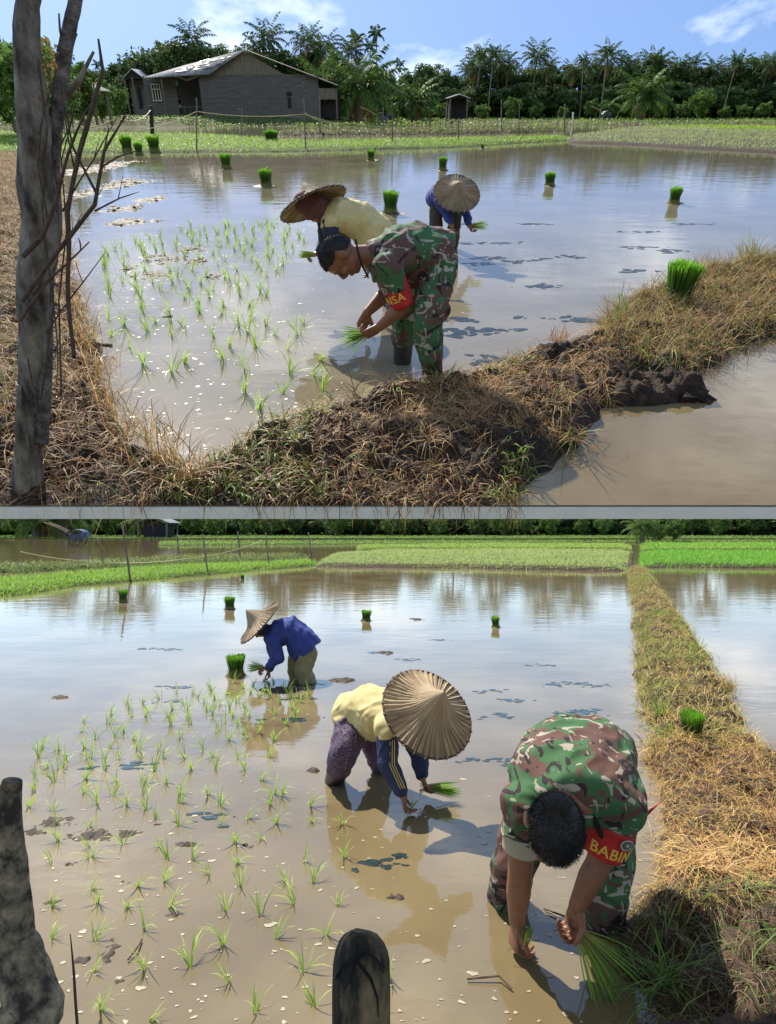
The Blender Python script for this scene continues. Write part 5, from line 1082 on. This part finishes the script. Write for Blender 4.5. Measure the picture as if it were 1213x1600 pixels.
def hat(c, axis, R, hgt, label, holder=None, seed=0, dark=1.0):
    """pleated palm-leaf sun hat: wide cone with a small pointed crown"""
    ax = axis.normalized(); u = ax.orthogonal().normalized(); v = ax.cross(u); root = empty('sun_hat', c, label, 'sun hat', 'conical leaf sun hats'); NL = 46; n = NL*6
    r = random.Random(seed); cols = []
    for i in range(NL): br = r.uniform(.78, 1.08); cols.append(tuple(dark*x*br for x in (.46, .355, .24)))
    prof = [(1.0, 0), (.88, .05), (.74, .12), (.6, .20), (.48, .29), (.38, .40), (.27, .58), (.15, .80), (.02, 1.0)]; m = MB(); vs = []; cc = []; fs = []
    for k, (q, z) in enumerate(prof):
        for j in range(n):
            an = 2*math.pi*j/n; lf = j//6; ph_ = (j % 6)/5; bump = (.014*(1-ph_)+.004*math.sin(ph_*9+lf))*q*R/.3*(.3+q); jag = noise.noise((math.cos(an)*6, math.sin(an)*6, k*1.3))*.008*q
            rr_ = q*R*(1+.01*noise.noise((math.cos(an)*2, math.sin(an)*2, 3))); vs.append(c+(u*math.cos(an)+v*math.sin(an))*rr_+ax*(z*hgt+bump+jag)); ck = .92+.35*noise.noise((lf*3.1, q*5, 1))-(.25 if ph_ == 0 else 0); cc.append(tuple(x*max(.3, ck) for x in cols[lf]))
    nv = len(vs); vs += [p-ax*.006 for p in vs]
    m2 = []
    for k in range(len(prof)-1):
        for j in range(n): a = k*n+j; b = k*n+(j+1) % n; fs.append((a, b, b+n, a+n)); fs.append((nv+a, nv+a+n, nv+b+n, nv+b))
    m.v = [tuple(x) for x in vs]; m.f = fs; m.c = cc+cc; o = m.build('brim', mat('palm_leaf_hat', attr=True, rough=.75, trans=.12, spec=.25), root)
    m = MB(); ring = [c+(u*math.cos(t)+v*math.sin(t))*R*1.0+ax*.004 for t in np.linspace(0, 2*math.pi, 49)]; m.tube(ring, .0075*R/.3, 8, cap=False); rim = m.build('rim', mat('dark_rim', (.045, .03, .022), .7, (.10, .07, .05), 30), root, smooth=True)
    m = MB()
    for i in range(26):
        t = 2*math.pi*i/26; d = u*math.cos(t)+v*math.sin(t); m.box(c+d*R+ax*.004, (.004, .022, .020), Matrix([d.cross(ax), d, ax]).transposed())
    m.build('stitching', mat('pale_thread', (.4, .35, .28), .8), rim)
    return root
def handful(p, d, ln, n, label, seed=0, spread=.25, root_len=.05, grp=None, w=(.003, .006)):
    """a hand-held bunch of rice seedlings"""
    r = np.random.default_rng(seed); d = d.normalized(); a = d.orthogonal().normalized(); b = d.cross(a); root = empty('seedling_handful', p, label, 'rice seedlings', grp); V = []; Q = []; Cc = []
    for i in range(n):
        o = (a*r.normal()+b*r.normal()); dd = (d+o*spread*.5).normalized(); L2 = ln*r.uniform(.7, 1.1); st = p+o*.008; wd = dd.cross(V_(r.normal(size=3))).normalized()*r.uniform(*w)/2; g = V_((0, 0, -1))*spread*.25*L2; col = np.array(random.choice([(.18, .36, .04), (.26, .46, .05), (.12, .26, .03)]))
        k = len(V); fr = (0, .35, .7, 1)
        for f_ in fr:
            q = st+dd*L2*f_+g*f_*f_; ww = wd*(1 if f_ < 1 else .15); V += [q-ww, q+ww]; c2 = np.array((.45, .38, .14))*(1-f_)**3+col*(1-(1-f_)**3); Cc += [c2, c2]
        for s_ in range(3): Q.append((k+2*s_, k+2*s_+1, k+2*s_+3, k+2*s_+2))
    me = np_mesh('leaves', V, Q, np.array(Cc)); link('leaves', me, M_blade, root)
    m = MB()
    for i in range(14): o = (a*r.normal()+b*r.normal())*.012; m.tube([p+o*.4, p-d*root_len*.5+o, p-d*root_len+o*1.6+V_((0, 0, -.01))], .0013, 4)
    m.build('roots', mat('roots', (.10, .07, .04), .9), root); return root
# ---------------------------------------------------------------- upper scene: soldier
CUR = 1
yA = 4.25
D = dict(k=1.0, pelvis=J(683, 402, yA), chest=J(612, 398, yA-.06), mid=J(650, 388, yA-.02), neck=J(572, 398, yA-.10), head=J(532, 398, yA-.13), hup=V_((-.95, -.08, .10)), hfw=V_((-.22, -.15, -1)),
  latp=V_((.25, 1, 0)), latc=V_((.15, 1, .05)), w=.165, t=.125, hs=1.18,
  shL=J(607, 420, yA-.24), elL=J(630, 478, yA-.26), wrL=J(592, 511, yA-.27), shR=J(592, 405, yA+.12), elR=J(605, 456, yA+.08), wrR=J(574, 488, yA-.05),
  handL=(V_((-.9, 0, -.55)), V_((-.3, .6, .4)), 1, .75), handR=(V_((-.4, -.3, -.9)), V_((.5, -.7, 0)), -1, .5),
  hpL=J(688, 418, yA-.10), knL=J(668, 505, yA-.28), anL=J(678, 600, yA-.28), hpR=J(668, 418, yA+.10), knR=J(634, 480, yA+.16), anR=J(628, 556, yA+.20),
  trousers=M_camo, shirt=M_camo, boots=M_boot, legr=.108, cuff=.50, slr=.084, sleeve=.62, hem=.9, pocket=V_((.5, -.7, 0)), dry=('anL',), belly=(J(648, 415, yA-.02), (.17, .165, .12)), armk=1.05, handk=1.1, wst=(1.2, 1, .6))
rootA, axA = make_person('person in camouflage uniform and red armband bending over in side view by the muddy bund', V_((J(660, 590, yA).x, yA, 0)), D)
a_ = D['shL'].lerp(D['elL'], .28); b_ = D['shL'].lerp(D['elL'], 1.02)
armband(a_, b_, .083, .068, rootA, V_((-.35, -1, .15)), 'BABINSA', .62, .068, -.085, -1, badge=-.055, badge_t=.22)
m = MB(); c_ = D['neck']+V_((.005, 0, 0))
m.tube([J(556, 374, yA-.14), J(560, 395, yA-.20), J(566, 415, yA-.21), J(576, 434, yA-.20)], .006, 6); m.build('collar', mat('dark_cloth', (.02, .022, .02), .95, spec=.1), rootA)
handful(D['wrL']+V_((-.075, .0, -.045)), V_((-1, -.1, -.16)), .17, 90, 'loose green rice seedlings held out in the fingers of the soldier in side view', 1, .45)
# ---------------------------------------------------------------- upper scene: worker in yellow
M_yel = mat('yellow_cloth', (.46, .37, .16), .9, (.62, .53, .27), 7, detail=8); M_navy = mat('navy_cloth', (.012, .02, .07), .8, (.02, .03, .10), 10); M_blue = mat('blue_cloth', (.015, .03, .17), .8, (.022, .045, .24), 10)
def batik():
    m = mat('batik_cloth', (.09, .03, .09), .85); t = m.node_tree; l = t.links.new; v = t.nodes.new('ShaderNodeTexVoronoi'); v.feature = 'DISTANCE_TO_EDGE'; v.inputs['Scale'].default_value = 62; tc = t.nodes.new('ShaderNodeTexCoord'); l(tc.outputs['Object'], v.inputs['Vector'])
    r = t.nodes.new('ShaderNodeValToRGB'); e = r.color_ramp.elements; e[0].position = .03; e[0].color = (.17, .15, .22, 1); e[1].position = .10; e[1].color = (.02, .012, .05, 1); q = e.new(.3); q.color = (.08, .018, .04, 1); l(v.outputs['Distance'], r.inputs[0]); l(r.outputs[0], t.nodes['Principled BSDF'].inputs['Base Color']); return m
M_batik = batik(); M_scarf = mat('maroon_scarf', (.09, .03, .035), .85, (.13, .05, .05), 8)
yB = 5.85
D = dict(k=1.0, pelvis=J(588, 372, yB), chest=J(525, 338, yB), mid=J(562, 344, yB), neck=J(503, 330, yB-.02), head=J(490, 322, yB-.03), hup=V_((-.75, .35, .6)), hfw=V_((-.75, 0, -.65)),
  latp=V_((.1, 1, 0)), latc=V_((0, 1, 0)), w=.16, t=.125,
  shL=J(516, 348, yB-.15), elL=J(524, 395, yB-.16), wrL=J(566, 410, yB-.1), shR=J(510, 345, yB+.13), elR=J(508, 378, yB+.12), wrR=J(498, 396, yB+.02),
  handL=(V_((.5, 0, -.6)), V_((-.9, 0, .4)), 1, .6), handR=(V_((-1, -.1, -.05)), V_((0, 0, -1)), -1, .9),
  hpL=J(600, 380, yB-.05), knL=J(612, 415, yB), anL=J(618, 455, yB-.0), hpR=J(600, 380, yB+.12), knR=J(608, 408, yB+.15), anR=J(612, 445, yB+.18),
  trousers=M_batik, shirt=M_yel, slr=.07, sleeve=.10, legr=.1, cuff=.95, hem=.6, wst=(1.3, 1, .6), vox=.006, hair=False, eyes=False)
rootB, axB = make_person('person in yellow shirt with navy sleeves bending behind the soldier in the upper scene', V_((J(580, 450, yB).x, yB, 0)), D)
for q in 'LR':
    B = Body(); B.chain([(D['sh'+q].lerp(D['el'+q], .05), .078), (D['el'+q], .058), (D['el'+q].lerp(D['wr'+q], .8), .04)]); me = B.out('sleeve', .008, 4); wrinkle(me, .006, 12); link('sleeve', me, M_navy, rootB, smooth=True)
B = Body(); hc = D['head']; B.chain([(D['chest'].lerp(D['neck'], .5)+V_((-.02, 0, .03)), .08), (D['neck'], .09), (hc, .108), (hc+V_((-.06, .0, .03)), .10)]); me = B.out('head_scarf', .008, 5); wrinkle(me, .008, 9); link('head_scarf', me, M_scarf, rootB, smooth=True)
hat(J(490, 320, yB-.02), V_((-.40, .36, .85)), .29, .19, 'palm leaf sun hat seen from its underside on the worker in yellow', seed=1)
handful(J(494, 398, yB-.02), V_((-1, 0, .05)), .15, 80, 'dark green handful of seedlings held left by the worker in yellow in the upper scene', 2, .12)
# ---------------------------------------------------------------- upper scene: worker in blue
yC = 8.6
D = dict(k=1.0, pelvis=J(692, 308, yC+.25), chest=J(706, 312, yC-.05), mid=J(696, 300, yC+.1), neck=J(712, 308, yC-.15), head=J(715, 306, yC-.24), hup=V_((.1, -.8, .6)), hfw=V_((.1, -.6, -.8)),
  latp=V_((1, .1, 0)), latc=V_((1, .05, 0)), w=.17, t=.12,
  shL=J(722, 318, yC-.1), elL=J(730, 335, yC-.1), wrL=J(733, 350, yC-.2), shR=J(692, 318, yC-.1), elR=J(698, 335, yC-.15), wrR=J(706, 352, yC-.25),
  handL=(V_((.4, -.2, -.9)), V_((.6, 0, .3)), 1, .7), handR=(V_((.3, -.2, -.95)), V_((.6, 0, .3)), -1, .5),
  hpL=J(704, 320, yC+.2), knL=J(712, 338, yC+.1), anL=J(706, 362, yC+.2), hpR=J(684, 318, yC+.25), knR=J(682, 338, yC+.15), anR=J(681, 358, yC+.2),
  trousers=mat('brown_trousers', (.05, .045, .04), .85), shirt=M_blue, slr=.072, sleeve=1.9, hem=1.2, legr=.1, cuff=.9, wst=(1, 1, .7), vox=.007, voxc=.01, hair=False, eyes=False)
rootC, _ = make_person('person in blue shirt bending toward the water right of the soldier in the upper scene', V_((J(694, 355, yC).x, yC, 0)), D)
hat(J(714, 302, yC-.25), V_((.08, -.66, .76)), .27, .17, 'palm leaf sun hat seen from above on the worker in blue in the upper scene', seed=2, dark=.8)
handful(J(737, 353, yC-.22), V_((1, -.1, .15)), .20, 70, 'light green seedlings pointing right from the hand of the worker in blue', 3, .3)
# ================================================================ lower scene
CUR = 2
yc = 7.3
D = dict(k=1.0, pelvis=J(474, 1008, yc), chest=J(430, 992, yc), mid=J(455, 984, yc), neck=J(415, 985, yc), head=J(404, 980, yc), hup=V_((-.9, 0, .35)), hfw=V_((-.5, 0, -.85)),
  latp=V_((.05, 1, 0)), latc=V_((0, 1, 0)), w=.165, t=.135,
  shL=J(426, 1000, yc-.15), elL=J(436, 1030, yc-.18), wrL=J(418, 1043, yc-.18), shR=J(424, 998, yc+.15), elR=J(430, 1028, yc+.12), wrR=J(420, 1046, yc+.0),
  handL=(V_((-1, 0, -.2)), V_((0, 0, -1)), 1, .9), handR=(V_((.1, -.1, -1)), V_((-1, 0, 0)), -1, .6),
  hpL=J(480, 1022, yc-.09), knL=J(474, 1048, yc-.12), anL=J(484, 1080, yc-.1), hpR=J(468, 1022, yc+.09), knR=J(462, 1046, yc+.1), anR=J(466, 1072, yc+.1),
  trousers=mat('khaki_trousers', (.16, .14, .07), .85, (.24, .21, .12), 5), shirt=M_blue, slr=.078, sleeve=1.85, hem=1.35, legr=.115, cuff=.85, vox=.006, hair=False, eyes=False, foot=V_((-.08, 0, -.05)), boots=M_boot, wst=(1.2, 1, .6))
rootF, _ = make_person('person in bright blue shirt bending left in side view in the lower scene', V_((J(474, 1072, yc).x, yc, 0)), D)
B = Body(); hc = D['head']; B.chain([(D['neck'], .075), (hc+V_((.0, 0, 0)), .10)]); link('head_cloth', B.out('head_cloth', .008, 4), M_navy, rootF, smooth=True)
hat(J(407, 973, yc), V_((-.69, -.22, .68)), .30, .22, 'palm leaf sun hat seen from the side on the worker in bright blue', seed=3)
handful(J(411, 1043, yc-.2), V_((-1, 0, .10)), .17, 110, 'green handful of seedlings held toward the large bundle by the worker in bright blue', 4, .32)
# worker in yellow
ym = 4.35
D = dict(k=1.0, pelvis=J(556, 1118, ym+.1), chest=J(610, 1118, ym-.15), mid=J(582, 1105, ym), neck=J(640, 1116, ym-.28), head=J(662, 1120, ym-.34), hup=V_((.55, -.7, .2)), hfw=V_((.4, -.3, -.9)),
  latp=V_((.25, 1, 0)), latc=V_((.45, .9, 0)), w=.155, t=.125,
  shR=J(606, 1140, ym-.36), elR=J(606, 1192, ym-.42), wrR=J(630, 1242, ym-.45), shL=J(640, 1140, ym-.12), elL=J(655, 1180, ym-.15), wrL=J(660, 1214, ym-.2),
  handR=(V_((.15, 0, -1)), V_((.9, .1, .2)), -1, .6), handL=(V_((.3, -.1, -.9)), V_((.9, 0, .3)), 1, .8),
  hpR=J(550, 1130, ym+.0), knR=J(538, 1175, ym-.15), anR=J(520, 1222, ym+.12), hpL=J(572, 1130, ym+.2), knL=J(590, 1172, ym+.2), anL=J(600, 1225, ym+.3),
  trousers=M_batik, shirt=M_yel, boots=M_boot, slr=.072, sleeve=.30, hem=.7, legr=.11, cuff=.42, wst=(.7, 1, 1.2), wf=8, vox=.0055, hair=False, eyes=False, belly=(J(585, 1130, ym-.05), (.15, .14, .11)))
rootM, _ = make_person('person in cream yellow shirt and patterned trousers under the large hat, lower scene', V_((J(545, 1215, ym).x, ym, 0)), D)
for q in 'LR':
    B = Body(); B.chain([(D['sh'+q].lerp(D['el'+q], .08), .070), (D['el'+q], .062), (D['el'+q].lerp(D['wr'+q], .4), .056), (D['el'+q].lerp(D['wr'+q], .85), .043)]); me = B.out('sleeve', .007, 4); wrinkle(me, .007, 12, (1, 1, .8)); sl = link('sleeve', me, M_navy, rootM, smooth=True)
    if q == 'R':
        for off in (-.014, 0, .014):
            pts = []; side = V_((.97, 0, .1)).normalized()
            for i in range(15):
                s = i/14*1.75; A0, B0, r_ = (D['shR'], D['elR'], .070-.008*min(s, 1)) if s < 1 else (D['elR'], D['wrR'], .062-.019*(s-1)); c_ = A0.lerp(B0, s if s < 1 else s-1); fc = V_((.45, -1, .15)).normalized(); pts.append(c_+fc*(r_+.003)+side*off)
            m = MB(); m.tube(pts[2:], .0032, 5); st2 = m.build('sleeve_stripe', mat('stripe_yellow', (.55, .42, .15), .8), rootM, smooth=True)
B = Body(); hc = D['head']; B.chain([(D['chest'].lerp(D['neck'], .6), .08), (D['neck'], .085), (hc, .10)]); link('head_cloth', B.out('head_cloth', .008, 4), M_scarf, rootM, smooth=True)
hat(J(668, 1114, ym-.44), V_((.37, -.62, .67)), .29, .24, 'large palm leaf sun hat seen from above with dark stitched rim in the lower scene', seed=4, dark=1.05)
handful(J(668, 1232, ym-.24), V_((1, -.1, -.02)), .20, 130, 'dark green handful of seedlings pointing right under the large sun hat', 5, .16)
handful(J(640, 1266, ym-.45)+V_((0, 0, 0)), V_((.6, 0, 1)), .09, 12, 'single seedling being pushed into the mud beside the brown hand under the large hat', 6, .4, .02)
# soldier seen from the front
D = dict(k=1.0, pelvis=J(902, 1178, 2.98), chest=J(898, 1228, 2.62), mid=J(900, 1182, 2.84), neck=J(880, 1262, 2.42), head=J(867, 1292, 2.30), hup=V_((-.08, -1, .10)), hfw=V_((-.12, .10, -1)),
  latp=V_((1, .08, 0)), latc=V_((1, .1, -.06)), w=.215, t=.125, hs=1.22,
  shR=J(822, 1262, 2.58), elR=J(812, 1368, 2.60), wrR=J(808, 1440, 2.64), shL=J(966, 1258, 2.52), elL=J(935, 1350, 2.52), wrL=J(902, 1415, 2.54),
  handR=(V_((-.15, 0, -1)), V_((1, .2, 0)), 1, .8), handL=(V_((-.15, .1, -1)), V_((-.8, -.4, -.2)), -1, .8),
  hpR=J(845, 1220, 3.0), knR=J(802, 1350, 2.93), anR=J(790, 1402, 3.05), hpL=J(950, 1220, 2.95), knL=J(955, 1350, 2.80), anL=J(942, 1440, 2.86),
  trousers=M_camo, shirt=M_camo, boots=M_boot, legr=.115, cuff=.72, slr=.092, sleeve=.42, hem=.9, ease2=.03, armk=1.12, handk=1.12, foot=V_((0, -.12, -.04)), wst=(.8, 1, 1.4), wr=.012, belly=(J(900, 1225, 2.8), (.23, .2, .13)))
rootS, axS = make_person('person in camouflage with cropped black hair bending toward the camera in the lower scene', V_((J(880, 1420, 2.95).x, 2.95, 0)), D)
a_ = D['shL'].lerp(D['elL'], .32); b_ = D['shL'].lerp(D['elL'], .82)
armband(a_, b_, .093, .080, rootS, V_((-.2, -1, .25)), 'BABINSA', .68, .058, .055, -1, badge=.06, badge_t=.25)
m = MB(); tri = [D['shL']+V_((.08, -.03, -.03)), D['shL']+V_((.165, .0, .01)), D['shL']+V_((.07, .0, -.09))]; m.add(tri+[p+V_((0, .004, 0)) for p in tri], [(0, 1, 2), (5, 4, 3), (0, 3, 4, 1), (1, 4, 5, 2), (2, 5, 3, 0)]); m.build('armband_flap', M_red, rootS)
sleeve_tube('sleeve_lining', D['shR'].lerp(D['elR'], .36), D['shR'].lerp(D['elR'], .62), .088, .078, mat('pale_lining', (.34, .30, .22), .85), rootS)
m = MB(); m.tube([J(912, 1246, 2.44), J(924, 1266, 2.42), J(934, 1290, 2.43), J(942, 1312, 2.46)], .010, 6); m.build('collar', mat('dark_cloth'), rootS)
handful(J(905, 1458, 2.52), V_((.45, -.45, -.42)), .26, 60, 'loose long seedlings hanging from the hand of the soldier seen from the front', 7, .75, .06, w=(.003, .005))
handful(J(818, 1478, 2.60), V_((.08, -.1, 1)), .13, 9, 'single upright seedling beside the fist of the soldier seen from the front', 8, .25, .02, w=(.006, .009))
# ---------------------------------------------------------------- set both fields in place
for k in (1, 2):
    Mk = frame_matrix(k)
    for o in ROOTS[k]:
        o.matrix_world = Mk @ o.matrix_basis
for o in bpy.data.objects:
    if '_l' in o: del o['_l']
